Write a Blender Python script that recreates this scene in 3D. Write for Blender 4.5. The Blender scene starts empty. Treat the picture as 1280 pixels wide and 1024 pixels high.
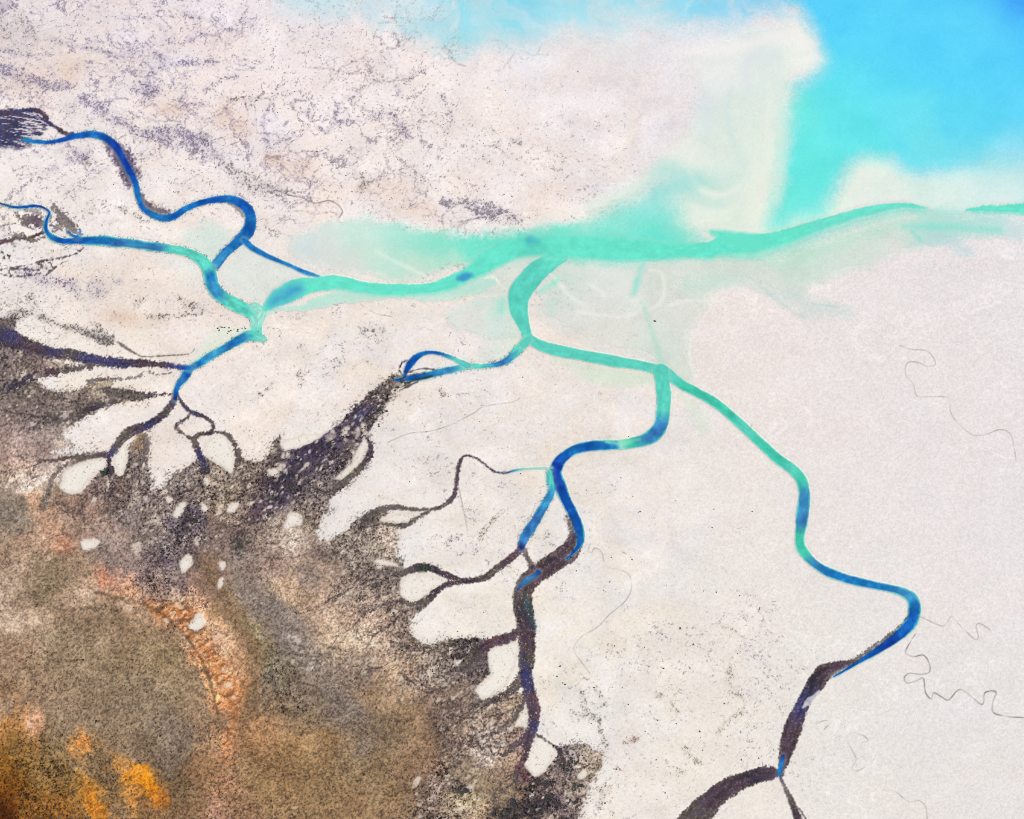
import bpy, math, random
import numpy as np

random.seed(7)
scene = bpy.context.scene
COL = scene.collection

# ------------------------------------------------------------------ camera
TILT = math.radians(30.0)          # tilt away from straight down
FPX = 1407.0                       # focal length in photo pixels (1280 wide)
DIST = 1407.0                      # slant range in metres: about 1 m per pixel
CAMZ = DIST * math.cos(TILT)
CAMY = -DIST * math.sin(TILT)
cam_d = bpy.data.cameras.new("camera")
cam = bpy.data.objects.new("camera", cam_d)
COL.objects.link(cam)
cam.location = (0, CAMY, CAMZ)
cam.rotation_euler = (TILT, 0, 0)
cam_d.sensor_fit = 'HORIZONTAL'
cam_d.sensor_width = 36.0
cam_d.lens = FPX / 1280.0 * 36.0
cam_d.clip_start = 1.0
cam_d.clip_end = 60000.0
scene.camera = cam
scene.render.resolution_x, scene.render.resolution_y = 1024, 819


def ground(u, v):
    """map coordinates (u east, v south, traced) -> point of the plain"""
    x = (np.asarray(u, float) - 640.0) / FPX
    y = -(np.asarray(v, float) - 512.0) / FPX
    c, s = math.cos(TILT), math.sin(TILT)
    dy = y * c + s
    dz = y * s - c
    t = -CAMZ / dz
    return x * t, CAMY + dy * t


# ------------------------------------------------------------------ map grid
ua = np.concatenate([np.arange(-200, -4, 8.0), np.arange(-4, 1285, 1.0), np.arange(1288, 1490, 8.0)])
va = np.concatenate([np.arange(-160, -4, 8.0), np.arange(-4, 1029, 1.0), np.arange(1032, 1190, 8.0)])
NU, NV = len(ua), len(va)
U, V = np.meshgrid(ua.astype(np.float32), va.astype(np.float32))

# ------------------------------------------------------------------ noise
_TAB = {}


def _tab(seed):
    if seed not in _TAB:
        _TAB[seed] = np.random.RandomState(1000 + seed).rand(512, 512).astype(np.float32)
    return _TAB[seed]


def vn(x, y, seed=0):
    T = _tab(seed)
    xf = np.floor(x)
    yf = np.floor(y)
    fx = (x - xf).astype(np.float32)
    fy = (y - yf).astype(np.float32)
    xi = xf.astype(np.int32) & 511
    yi = yf.astype(np.int32) & 511
    x1 = (xi + 1) & 511
    y1 = (yi + 1) & 511
    fx = fx * fx * (3 - 2 * fx)
    fy = fy * fy * (3 - 2 * fy)
    a = T[yi, xi] * (1 - fx) + T[yi, x1] * fx
    b = T[y1, xi] * (1 - fx) + T[y1, x1] * fx
    return a * (1 - fy) + b * fy


def fbm(x, y, octv=4, seed=0, gain=0.5):
    s = 0.0
    a = 1.0
    n = 0.0
    for i in range(octv):
        s = s + a * vn(x + 17.3 * i, y + 9.1 * i, seed + i)
        n += a
        a *= gain
        x = x * 2.03
        y = y * 2.03
    return s / n


def ss(a, b, x):
    t = np.clip((x - a) / (b - a), 0, 1)
    return t * t * (3 - 2 * t)


def rot(u, v, deg, su, sv):
    """coordinates rotated by deg and scaled: su along, sv across (feature size in metres)"""
    c, s = math.cos(math.radians(deg)), math.sin(math.radians(deg))
    return (u * c + v * s) / su, (-u * s + v * c) / sv


# ------------------------------------------------------------------ geometry of traced shapes
def catmull(P, closed=False, step=4.0):
    P = np.asarray(P, float)
    n = len(P)
    out = []
    rng = range(n if closed else n - 1)
    for i in rng:
        if closed:
            p0, p1, p2, p3 = P[(i - 1) % n], P[i], P[(i + 1) % n], P[(i + 2) % n]
        else:
            p0, p1, p2, p3 = P[max(i - 1, 0)], P[i], P[i + 1], P[min(i + 2, n - 1)]
        L = np.hypot(*(p2 - p1)[:2])
        k = max(1, int(math.ceil(L / step)))
        for j in range(k):
            t = j / k
            q = 0.5 * ((2 * p1) + (-p0 + p2) * t + (2 * p0 - 5 * p1 + 4 * p2 - p3) * t * t + (-p0 + 3 * p1 - 3 * p2 + p3) * t ** 3)
            q[2:] = p1[2:] * (1 - t) + p2[2:] * t
            out.append(q)
    if not closed:
        out.append(P[-1])
    return np.array(out)


def window(u0, u1, v0, v1):
    i0, i1 = np.searchsorted(va, v0), np.searchsorted(va, v1, 'right')
    j0, j1 = np.searchsorted(ua, u0), np.searchsorted(ua, u1, 'right')
    return slice(max(i0, 0), max(i1, i0 + 1)), slice(max(j0, 0), max(j1, j0 + 1))


def stroke(pts, pad=8.0, step=4.0):
    """pts rows (u, v, width, extra...). -> window, edge distance (<0 inside), length along, signed offset across (-1..1), point index"""
    P = catmull(pts, False, step)
    wmax = P[:, 2].max() / 2 + pad
    W = window(P[:, 0].min() - wmax, P[:, 0].max() + wmax, P[:, 1].min() - wmax, P[:, 1].max() + wmax)
    Uw, Vw = U[W], V[W]
    D = np.full(Uw.shape, 1e6, np.float32)
    S = np.zeros(Uw.shape, np.float32)
    T = np.zeros(Uw.shape, np.float32)
    ub, vb = ua[W[1]], va[W[0]]
    for i in range(len(P) - 1):
        a, b = P[i, :2], P[i + 1, :2]
        r = max(P[i, 2], P[i + 1, 2]) / 2 + pad
        i0, i1 = np.searchsorted(vb, min(a[1], b[1]) - r), np.searchsorted(vb, max(a[1], b[1]) + r, 'right')
        j0, j1 = np.searchsorted(ub, min(a[0], b[0]) - r), np.searchsorted(ub, max(a[0], b[0]) + r, 'right')
        if i1 <= i0 or j1 <= j0:
            continue
        q = (slice(i0, i1), slice(j0, j1))
        d = b - a
        L2 = d @ d + 1e-9
        px, py = Uw[q] - a[0], Vw[q] - a[1]
        t = np.clip((px * d[0] + py * d[1]) / L2, 0, 1)
        ex, ey = px - t * d[0], py - t * d[1]
        dist = np.sqrt(ex * ex + ey * ey)
        cr = np.sign(d[0] * py - d[1] * px)
        m = dist < D[q]
        D[q] = np.where(m, dist, D[q])
        S[q] = np.where(m, cr * dist, S[q])
        T[q] = np.where(m, i + t, T[q])
    idx = np.arange(len(P))
    hw = np.interp(T, idx, P[:, 2]).astype(np.float32) / 2
    al = np.concatenate([[0], np.cumsum(np.hypot(*np.diff(P[:, :2], axis=0).T))])
    A = np.interp(T, idx, al).astype(np.float32)
    return W, D - hw, A, np.clip(S / np.maximum(hw, 0.3), -1.5, 1.5), T, P, hw


def polysd(pts, pad=20.0, smooth=True, step=6.0, warp=None):
    """signed distance to a traced outline inside its window (<0 inside)"""
    P = catmull(pts, True, step) if smooth else np.asarray(pts, float)
    W = window(P[:, 0].min() - pad, P[:, 0].max() + pad, P[:, 1].min() - pad, P[:, 1].max() + pad)
    Uw, Vw = U[W], V[W]
    if warp is not None:
        Uw = Uw + warp[0][W]
        Vw = Vw + warp[1][W]
    D = np.full(Uw.shape, 1e9, np.float32)
    ins = np.zeros(Uw.shape, bool)
    n = len(P)
    for i in range(n):
        a, b = P[i], P[(i + 1) % n]
        dx, dy = float(b[0] - a[0]), float(b[1] - a[1])
        L2 = dx * dx + dy * dy + 1e-9
        px, py = Uw - np.float32(a[0]), Vw - np.float32(a[1])
        t = np.clip((px * dx + py * dy) / L2, 0, 1)
        ex, ey = px - t * dx, py - t * dy
        D = np.minimum(D, ex * ex + ey * ey)
        if abs(dy) > 1e-9:
            c = ((a[1] > Vw) != (b[1] > Vw)) & (Uw < (b[0] - a[0]) * (Vw - a[1]) / dy + a[0])
            ins ^= c
    D = np.sqrt(D)
    return W, np.where(ins, -D, D)


def rbf(samples, wu=0.0, wv=0.0, sharp=1.0):
    """smooth field from scattered control points (u, v, radius, values...)"""
    S = np.asarray(samples, float)
    cu = np.arange(-210, 1500, 10.0)
    cv = np.arange(-170, 1200, 10.0)
    A, B = np.meshgrid(cu, cv)
    num = np.zeros(A.shape + (S.shape[1] - 3,))
    den = np.zeros(A.shape)
    for s in S:
        d2 = ((A - s[0]) ** 2 + (B - s[1]) ** 2) / (s[2] ** 2)
        w = np.exp(-0.5 * np.minimum(d2, 200)) + 2e-3 / (1 + d2) ** 2
        w = w / (s[2] / 40.0) ** 0.5
        num += w[..., None] * s[3:]
        den += w
    F = (num / den[..., None]).astype(np.float32)
    x = np.clip((U + wu - cu[0]) / 10.0, 0, len(cu) - 1.001)
    y = np.clip((V + wv - cv[0]) / 10.0, 0, len(cv) - 1.001)
    xi, yi = x.astype(np.int32), y.astype(np.int32)
    fx, fy = (x - xi)[..., None], (y - yi)[..., None]
    return ((F[yi, xi] * (1 - fx) + F[yi, xi + 1] * fx) * (1 - fy) + (F[yi + 1, xi] * (1 - fx) + F[yi + 1, xi + 1] * fx) * fy).astype(np.float32)


# ------------------------------------------------------------------ shared noises
N1 = vn(U / 1.1, V / 1.1, 40)                  # pixel-sized grain
N2 = vn(U / 1.9 + 5, V / 1.9, 41)
N3 = fbm(U / 4.5, V / 4.5, 2, 42)
N6 = fbm(U / 11.0, V / 11.0, 3, 44)
NW1 = fbm(U / 55.0, V / 55.0, 4, 50) - 0.5
NW2 = fbm(U / 55.0 + 31, V / 55.0 + 7, 4, 55) - 0.5
RAGU = (fbm(U / 7.0, V / 7.0, 3, 60) - 0.5)
RAGV = (fbm(U / 7.0 + 19, V / 7.0 + 3, 3, 63) - 0.5)
GR = 0.35 * N1 + 0.40 * N2 + 0.25 * N3            # salt-and-pepper grain about 0.5
SX, SY = rot(U, V, 135, 5.0, 1.6)
STK = 0.6 * vn(SX, SY, 70) + 0.4 * vn(SX * 2.1, SY * 2.1, 71)   # streaks towards the lower left
SX, SY = rot(U, V, 22, 6.0, 1.7)
STH = 0.6 * vn(SX, SY, 72) + 0.4 * vn(SX * 2.1, SY * 2.1, 73)   # streaks of the northern flat



def uni(a):
    r = np.empty(a.size, np.float32)
    r[np.argsort(a.ravel(), kind='stable')] = np.linspace(0, 1, a.size, dtype=np.float32)
    return r.reshape(a.shape)


N0 = np.random.RandomState(9).rand(NV, NU).astype(np.float32)   # single grains
GU = uni(0.22 * N0 + 0.38 * N1 + 0.50 * N2)                   # evenly spread grain values
HU = uni(0.16 * N0 + 0.40 * N2 + 0.40 * N1 + 0.34 * STH)
KU = uni(0.16 * N0 + 0.36 * N2 + 0.34 * N1 + 0.34 * STK)
LU = uni(0.14 * N0 + 0.55 * vn(U / 2.6 + 91, V / 2.3 + 7, 46) + 0.30 * STK + 0.15 * vn(U / 1.2, V / 1.2, 47))
CU = uni(N6)
# ------------------------------------------------------------------ 1. bare tidal flat
SAND = [
    (60, 30, 70, 226, 214, 214), (200, 40, 90, 236, 224, 228), (350, 60, 90, 238, 228, 228), (500, 110, 90, 240, 230, 227),
    (650, 100, 90, 237, 229, 229), (760, 110, 70, 233, 226, 227), (850, 110, 50, 232, 225, 227), (600, 200, 80, 241, 231, 226),
    (760, 190, 60, 240, 231, 227), (430, 230, 60, 242, 231, 224), (250, 130, 60, 240, 228, 222), (110, 90, 40, 232, 222, 216),
    (60, 220, 60, 238, 230, 224), (150, 250, 50, 240, 232, 224), (220, 220, 40, 240, 230, 224), (100, 370, 60, 239, 227, 220),
    (170, 380, 60, 239, 227, 217), (240, 400, 50, 238, 226, 219), (60, 430, 40, 241, 234, 224), (170, 430, 40, 240, 232, 222),
    (400, 430, 70, 238, 228, 219), (500, 400, 60, 236, 226, 219), (300, 500, 60, 236, 226, 218), (580, 520, 80, 236, 228, 221),
    (740, 510, 80, 237, 229, 223), (560, 600, 70, 234, 226, 219), (640, 620, 60, 235, 228, 220), (800, 600, 80, 234, 227, 220),
    (760, 700, 80, 235, 229, 222), (900, 620, 90, 232, 226, 221), (850, 800, 90, 235, 228, 218), (760, 850, 70, 236, 229, 218),
    (600, 760, 60, 237, 231, 221), (560, 690, 40, 236, 230, 221), (900, 940, 80, 236, 230, 219), (800, 980, 60, 236, 228, 218),
    (1000, 450, 90, 235, 226, 222), (1150, 400, 90, 233, 226, 224), (1250, 340, 60, 232, 225, 227), (1100, 550, 90, 234, 226, 223),
    (1230, 600, 90, 232, 225, 224), (1080, 680, 80, 234, 227, 223), (1220, 760, 80, 232, 226, 224), (1050, 770, 60, 233, 227, 222),
    (1150, 900, 90, 232, 226, 222), (1080, 980, 70, 234, 228, 221), (1250, 960, 80, 231, 225, 223), (960, 800, 60, 234, 228, 220),
    (920, 400, 40, 236, 226, 221), (1200, 1100, 150, 232, 226, 222), (700, 1100, 150, 235, 228, 219), (1400, 600, 150, 232, 225, 224),
    (300, -90, 150, 236, 226, 230), (-100, 300, 150, 238, 229, 222),
]
col = rbf(SAND, 90 * NW1, 90 * NW2)
col = col + (ss(400, 480, V) * ss(1040, 900, U))[..., None] * np.array([1.5, .5, 0], np.float32)
col = col + (ss(330, 230, V) * ss(900, 500, U) * 3)[..., None] * np.array([1, .6, .3], np.float32)
mott = fbm(U / 34.0 + 2 * NW1, V / 26.0, 5, 80) - 0.5
vein = np.abs(fbm(U / 45.0 + 4 * NW2, V / 38.0 + 4 * NW1, 3, 86) - 0.5)
hue = fbm(U / 70.0 + 3 * NW2, V / 48.0 + 3 * NW1, 4, 95) - 0.5
east = 1 - .72 * ss(780, 960, U)
col = col + (hue * 24 * east)[..., None] * np.array([0.45, 0.0, -0.65], np.float32)
col = col + (mott * 26 * east)[..., None] * np.array([1, 1.05, 1.15], np.float32)
col = col + (ss(0.035, 0.0, vein) * ss(0.42, 0.6, fbm(U / 90, V / 90, 2, 90)) * 8)[..., None]
# fine tonal grain of dry sand
col = col + ((GU - 0.5) * (11 + 4 * ss(700, 1000, U)))[..., None] * np.array([1.0, 1.0, 1.02], np.float32)


def over(mask, c, W=None):
    """lay a colour (array or triple) over the map by a 0..1 mask"""
    global col
    c = np.asarray(c, np.float32)
    m = mask[..., None].astype(np.float32)
    if W is None:
        col = col * (1 - m) + c * m
    else:
        col[W] = col[W] * (1 - m) + c * m


# warm stains
for (u, v, ru, rv, s) in [(300, 160, 30, 20, .45), (370, 205, 26, 18, .5), (280, 145, 12, 8, .55), (480, 240, 40, 14, .35), (150, 400, 28, 14, .5),
                          (200, 395, 20, 10, .35), (90, 95, 25, 18, .35), (345, 195, 10, 7, .6), (30, 100, 30, 20, .35), (520, 262, 36, 10, .4), (220, 140, 26, 10, .4)]:
    d = np.exp(-(((U + 30 * NW1 - u) / ru) ** 2 + ((V + 30 * NW2 - v) / rv) ** 2))
    over(np.clip(d * s * (0.4 + 1.2 * N6), 0, 1), (222, 188, 165))

# --- dark algae drainage patterns of the northern flat
north = ss(300, 170, V - 0.25 * np.clip(U - 330, -400, 400) * 0.0 + 0 * U)
a1x, a1y = U / 46.0 + 1.6 * NW1 * 2, V / 30.0 + 1.6 * NW2 * 2
a1x = a1x + .25 * (N6 - .5)
a1y = a1y + .25 * (N3 - .5)
r1 = np.abs(fbm(a1x, a1y, 4, 100) - 0.5)
r2 = np.abs(fbm(a1x * 1.9 + 40, a1y * 1.9, 3, 106) - 0.5)
net = np.maximum(ss(0.042, 0.004, r1), 0.75 * ss(0.034, 0.003, r2))
patch = ss(0.40, 0.62, fbm(U / 120 + 3, V / 80, 3, 110))
dens = rbf([(40, 40, 60, .62), (150, 40, 70, .45), (250, 60, 80, .50), (350, 100, 80, .52), (430, 130, 70, .48), (520, 150, 70, .46), (600, 200, 60, .44),
            (680, 170, 50, .30), (740, 180, 50, .22), (820, 150, 60, .06), (430, 40, 50, .24), (560, 60, 50, .10), (700, 60, 60, .02), (480, 220, 40, .46),
            (560, 240, 40, .36), (620, 260, 30, .4), (700, 240, 40, .08), (240, 150, 50, .46), (330, 200, 50, .48), (150, 130, 40, .35), (80, 120, 40, .35),
            (380, 240, 40, .28), (420, 280, 30, .1), (60, 210, 50, .30), (110, 220, 40, .36), (40, 330, 40, .50), (110, 350, 50, .40), (100, 280, 30, .05),
            (190, 350, 40, .2), (240, 380, 40, .28), (200, 400, 40, .25), (300, 330, 40, .05), (300, 430, 60, .12), (400, 420, 60, .2), (450, 380, 40, .1),
            (360, 470, 50, .2), (300, 520, 50, .14), (560, 540, 80, .13), (600, 640, 60, .2), (740, 520, 60, .1), (800, 620, 80, .06), (760, 720, 60, .08),
            (880, 800, 70, .2), (800, 850, 60, .18), (780, 950, 60, .24), (900, 900, 60, .2), (640, 760, 40, .16), (1000, 500, 100, .0), (1150, 500, 150, .0),
            (1200, 900, 150, .0), (1000, 980, 60, .08), (1000, 350, 100, 0), (190, 560, 60, .2), (150, 540, 30, .12), (-100, 100, 100, .4)])[..., 0]
grainN = 0.45 * GR + 0.55 * STH
al = dens * (0.25 + 0.95 * net) * (0.55 + 0.75 * patch)
band = np.clip(net * (0.35 + 0.9 * patch), 0, 1)
cov = np.clip(dens * (1.25 * band + 0.075) * (0.25 + 1.4 * CU), 0, .85)
m = ss(-0.04, 0.14, cov - HU)
lavc = np.array([138, 128, 144], np.float32) + ((GU - .5) * 60)[..., None] + (ss(100, 300, V) * 7)[..., None] * np.array([0, 0, -1.5], np.float32)
soft_t = np.clip(dens * (0.04 + 0.80 * band) * (0.25 + 1.1 * N3) * 1.05, 0, .5)
blu = (ss(420, 120, U) * ss(330, 180, V))[..., None]
over(soft_t, np.array([188, 174, 182], np.float32) * (1 - blu) + np.array([178, 166, 194], np.float32) * blu)
over(m * (.40 + .32 * N2), lavc)
# pale crusts between the dark bands
wc_ = ss(.68, .95, LU * (0.4 + .6 * ss(.5, .0, band))) * np.clip(dens * 1.6, 0, 1)
over(wc_ * .5, (248, 243, 238))
# scattered single specks on the flats
sp = ss(0.90, 0.965, vn(U / 1.9 + 77, V / 1.6, 120)) * ss(0.10, 0.5, dens + 0.35 * (N6 - 0.4))
over(sp * 0.7, (104, 92, 98))


def grain_stroke(pts, c, d=0.6, feather=5.0, strk=None, tint=0.25):
    """band of scattered dark grains along a traced line"""
    W, D, A, S, T, P, hw = stroke(pts, feather + 3)
    f = ss(feather, -feather, D + 9 * RAGU[W] + 5 * (N3[W] - .5)) * (0.35 + 0.9 * CU[W])
    g = GU[W] if strk is None else HU[W]
    over(np.clip(f * tint * (0.3 + 1.2 * N3[W]), 0, .6), c, W)
    m = ss(-0.05, 0.13, np.clip(f, 0, 1) * d * (0.50 if strk is not None else .62) - g)
    over(m * (.62 if strk is not None else .75), np.array(c, np.float32) * (0.62 + 0.75 * N1[W][..., None]), W)


def branches(u, v, deg, length, w, c, op, seed, depth=2, wander=.30, nbr=3, spread=(22, 55), broken=.5, only=None):
    """thin branching rivulets wandering from a point"""
    R_ = np.random.RandomState(seed)
    pts, a = [(u, v, w)], math.radians(deg)
    n_ = max(3, int(length / 5))
    drift = R_.uniform(-.03, .03)
    for k_ in range(n_):
        a += R_.normal(0, wander) + drift
        u, v = u + 5 * math.cos(a), v + 5 * math.sin(a) * .85
        pts.append((u, v, w * (1 - .65 * (k_ + 1) / n_)))
        if depth > 0 and R_.rand() < nbr / n_:
            sg = R_.choice((-1, 1))
            branches(u, v, math.degrees(a) + sg * R_.uniform(*spread), length * R_.uniform(.35, .7), w * .75, c, op * .9, R_.randint(1 << 30), depth - 1, wander, nbr, spread, broken, only)
    W, D, A, S, T, P, hw = stroke(pts, 4)
    f = ss(.9, -.6, D + 1.1 * RAGU[W] + .7 * (N1[W] - .5)) * (1 - broken * ss(.35, .75, GU[W])) * (.5 + .7 * N6[W])
    if only is not None:
        f = f * ss(.2, .8, only[W])
    over(np.clip(f * op * np.interp(T, [0, len(P) - 1], [1, .55]), 0, 1), np.array(c, np.float32) * (.8 + .4 * N1[W][..., None]), W)


LAV, GRY = (126, 116, 148), (118, 108, 106)
for pts, c, d in [
    ([(-10, 82, 16), (30, 97, 16), (70, 109, 12), (88, 106, 6)], LAV, 1.1),
    ([(-10, 20, 60), (25, 40, 46), (30, 62, 20)], (150, 140, 146), .62),
    ([(105, 124, 12), (130, 142, 14), (160, 157, 12), (185, 172, 8)], LAV, 1.15),
    ([(188, 168, 16), (220, 171, 26), (248, 182, 22), (272, 197, 10)], LAV, 1.25),
    ([(268, 198, 12), (300, 220, 18), (330, 234, 16), (354, 242, 8)], GRY, 1.15),
    ([(180, 115, 4), (186, 98, 6), (197, 86, 7), (222, 81, 7), (245, 80, 10), (272, 78, 6)], LAV, 1.2),
    ([(176, 111, 20), (194, 113, 12)], LAV, 1.1),
    ([(266, 106, 4), (282, 98, 5), (298, 97, 5)], LAV, .8),
    ([(285, 126, 4), (305, 125, 6), (340, 122, 4)], GRY, .8),
    ([(240, 130, 5), (262, 132, 5)], LAV, .85), ([(230, 128, 8), (236, 140, 5)], LAV, .75),
    ([(155, 25, 5), (175, 22, 7), (192, 24, 4)], LAV, .7), ([(212, 52, 7), (238, 50, 5)], LAV, .75),
    ([(195, 70, 8), (205, 72, 6)], LAV, .75), ([(230, 18, 5), (260, 25, 4), (290, 40, 5)], LAV, .55),
    ([(552, 253, 8), (580, 256, 12), (605, 262, 20), (632, 270, 16), (652, 277, 5)], (116, 108, 128), 1.35),
    ([(505, 256, 8), (520, 259, 6)], GRY, .8), ([(603, 196, 10), (612, 202, 8)], GRY, .75), ([(640, 175, 8), (650, 180, 5)], GRY, .55),
    ([(498, 118, 4), (510, 100, 5), (525, 90, 5), (545, 80, 4)], LAV, .7),
    ([(560, 165, 4), (565, 148, 4), (552, 118, 3)], LAV, .65), ([(430, 125, 5), (445, 118, 4), (460, 100, 3)], LAV, .65),
    ([(425, 152, 4), (455, 150, 4), (485, 145, 8), (510, 170, 5)], LAV, .65),
    ([(440, 215, 8), (460, 225, 12), (445, 240, 6)], GRY, .65), ([(520, 210, 5), (535, 232, 5)], GRY, .75),
    ([(335, 190, 5), (330, 150, 5), (345, 120, 4)], LAV, .55), ([(380, 140, 4), (410, 165, 4), (425, 130, 3)], LAV, .55),
    ([(262, 165, 5), (240, 195, 6)], GRY, .5), ([(0, 60, 10), (50, 75, 6)], LAV, .7), ([(60, 50, 6), (110, 60, 5), (150, 72, 4)], LAV, .55),
    ([(225, 375, 4), (238, 382, 7), (256, 388, 6), (240, 393, 4), (200, 396, 4), (180, 394, 3)], GRY, .72),
    ([(62, 134, 3), (75, 132, 4), (85, 134, 2)], GRY, .8), ([(108, 203, 6), (115, 204, 4)], GRY, .7),
    ([(155, 262, 6), (170, 273, 7), (190, 277, 3)], GRY, .7), ([(110, 190, 12), (60, 215, 10)], LAV, .45),
    ([(35, 340, 14), (45, 345, 8)], LAV, .75), ([(38, 370, 10), (34, 378, 6)], GRY, .85), ([(55, 350, 20), (90, 358, 16), (100, 372, 10)], LAV, .6),
    ([(170, 380, 5), (180, 374, 4)], GRY, .6), ([(122, 360, 30), (150, 350, 8)], LAV, .3),
    ([(377, 432, 5), (378, 440, 3)], GRY, .9), ([(418, 453, 6), (424, 455, 4)], GRY, .9), ([(455, 415, 3), (480, 410, 3), (470, 420, 2)], GRY, .7),
    ([(375, 470, 10), (378, 480, 5)], GRY, .5), ([(340, 480, 4), (325, 495, 6), (318, 500, 3)], GRY, .65),
    ([(550, 490, 4), (554, 492, 2)], GRY, 1.0), ([(563, 676, 5), (570, 672, 3)], GRY, .8), ([(600, 672, 4), (625, 640, 4)], (150, 142, 120), .6),
    ([(752, 880, 10), (745, 860, 6)], GRY, .55), ([(721, 855, 5), (728, 868, 4), (731, 885, 6), (736, 895, 5), (748, 902, 7), (752, 918, 6), (757, 930, 4)], GRY, .9),
    ([(712, 888, 4), (722, 894, 4), (733, 895, 4)], GRY, .85),
    ([(900, 780, 3), (930, 800, 4), (912, 830, 4), (915, 860, 5), (930, 885, 4), (905, 905, 4), (895, 930, 5)], (170, 158, 140), .55),
    ([(850, 930, 4), (868, 948, 6), (875, 955, 3)], (150, 138, 122), .7), ([(780, 930, 3), (795, 925, 5)], (150, 110, 100), .75),
    ([(770, 960, 4), (776, 962, 2)], (150, 110, 96), .7), ([(840, 968, 3), (852, 966, 3)], (150, 142, 110), .8), ([(755, 985, 8), (748, 1005, 10)], GRY, .45),
    ([(820, 870, 3), (835, 872, 4), (850, 900, 2)], (160, 148, 128), .6), ([(750, 950, 6), (742, 990, 5)], (170, 150, 135), .5),
]:
    grain_stroke(pts, c, d, 4.0, STH if pts[0][1] < 300 else None, 0.22)

R0 = np.random.RandomState(77)
for k_ in range(64):
    u_, v_ = R0.uniform(0, 660), R0.uniform(0, 285)
    if R0.rand() > dens[np.searchsorted(va, v_), np.searchsorted(ua, u_)] * 2.0 or (u_ < 340 and v_ > 120 + u_ * .35):
        continue
    branches(u_, v_, R0.choice((-12, 12, 168, 190, 60, 110)) + R0.uniform(-15, 15), R0.uniform(30, 85), R0.uniform(1.8, 3.2), (146, 134, 156) if u_ < 400 else (142, 132, 138), .50, 500 + k_, 2, .34, 4, (30, 80), .65)
# ------------------------------------------------------------------ 2. marsh belt and the red upland
LBL = {}                      # name -> index of a surface
LAB = np.zeros((NV, NU), np.int16)   # 0 = tidal flat
WLAB = np.zeros((NV, NU), np.int16)  # water body index
WDEP = np.zeros((NV, NU), np.float32)
ROUGH = np.zeros((NV, NU), np.float32)   # vegetated roughness (tufts)
HGT = np.zeros((NV, NU), np.float32)


def label(name):
    if name not in LBL:
        LBL[name] = len(LBL) + 1
    return LBL[name]


MARSH_A = [(-220, 380), (0, 398), (20, 396), (19, 408), (20, 418), (45, 430), (66, 440), (108, 447), (84, 450), (60, 451), (78, 455), (97, 459), (64, 467), (44, 475),
           (50, 483), (75, 490), (97, 490), (108, 484), (124, 474), (141, 473), (136, 486), (160, 487), (183, 494), (180, 501), (152, 503), (128, 511), (102, 522),
           (92, 532), (75, 541), (84, 550), (92, 556), (62, 566), (80, 569), (134, 565), (136, 572), (100, 579), (80, 590), (74, 606), (88, 618), (101, 617), (118, 597), (132, 586),
           (139, 585), (146, 596), (155, 594), (160, 572), (163, 558), (172, 544), (182, 540), (184, 560), (185, 585), (190, 605), (187, 613), (203, 613), (212, 600), (228, 588), (247, 577),
           (262, 600), (260, 800), (260, 1200), (-220, 1200)]
MARSH_B = [(230, 590), (247, 577), (255, 572), (262, 576), (278, 584), (288, 592), (293, 575), (299, 566), (306, 576), (318, 579), (330, 575), (340, 564), (341, 552), (350, 545),
           (350, 556), (356, 563), (371, 561), (392, 552), (425, 530), (446, 506), (470, 486), (492, 470), (512, 470), (492, 492), (478, 512), (463, 536), (457, 548), (464, 566), (452, 588), (430, 606), (412, 624), (411, 638), (404, 646),
           (394, 666), (399, 675), (407, 678), (418, 671), (431, 667), (440, 655), (457, 643), (474, 637), (484, 642), (482, 650), (500, 655), (494, 668), (497, 684), (495, 694), (504, 706), (500, 720), (500, 741), (517, 757),
           (528, 756), (514, 774), (512, 792), (524, 804), (538, 808), (550, 802), (567, 799), (596, 798), (606, 800), (620, 800), (609, 816), (613, 842), (596, 859), (594, 867), (605, 875), (640, 862), (657, 870),
           (655, 886), (644, 909), (660, 912), (655, 953), (666, 971), (682, 964), (697, 945), (699, 934), (716, 931), (732, 930), (744, 940), (753, 942), (752, 957), (738, 979), (730, 1001), (719, 1030), (719, 1200), (230, 1200)]
WARP = (3.2 * RAGU, 3.2 * RAGV)
marsh = np.zeros((NV, NU), np.float32)
for poly in (MARSH_A, MARSH_B):
    W, sd = polysd(poly, 14, False, warp=WARP)
    marsh[W] = np.maximum(marsh[W], ss(2.2, -1.6, sd + 3.0 * (N3[W] - 0.5) + 3 * (N2[W] - .5)))
    fr = ss(13, -1, sd) * (0.2 + 1.1 * CU[W])
    over(ss(-.04, .12, fr * .42 - KU[W]) * .7, (120, 108, 102), W)
    over(fr * .16, (186, 172, 162), W)

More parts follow.
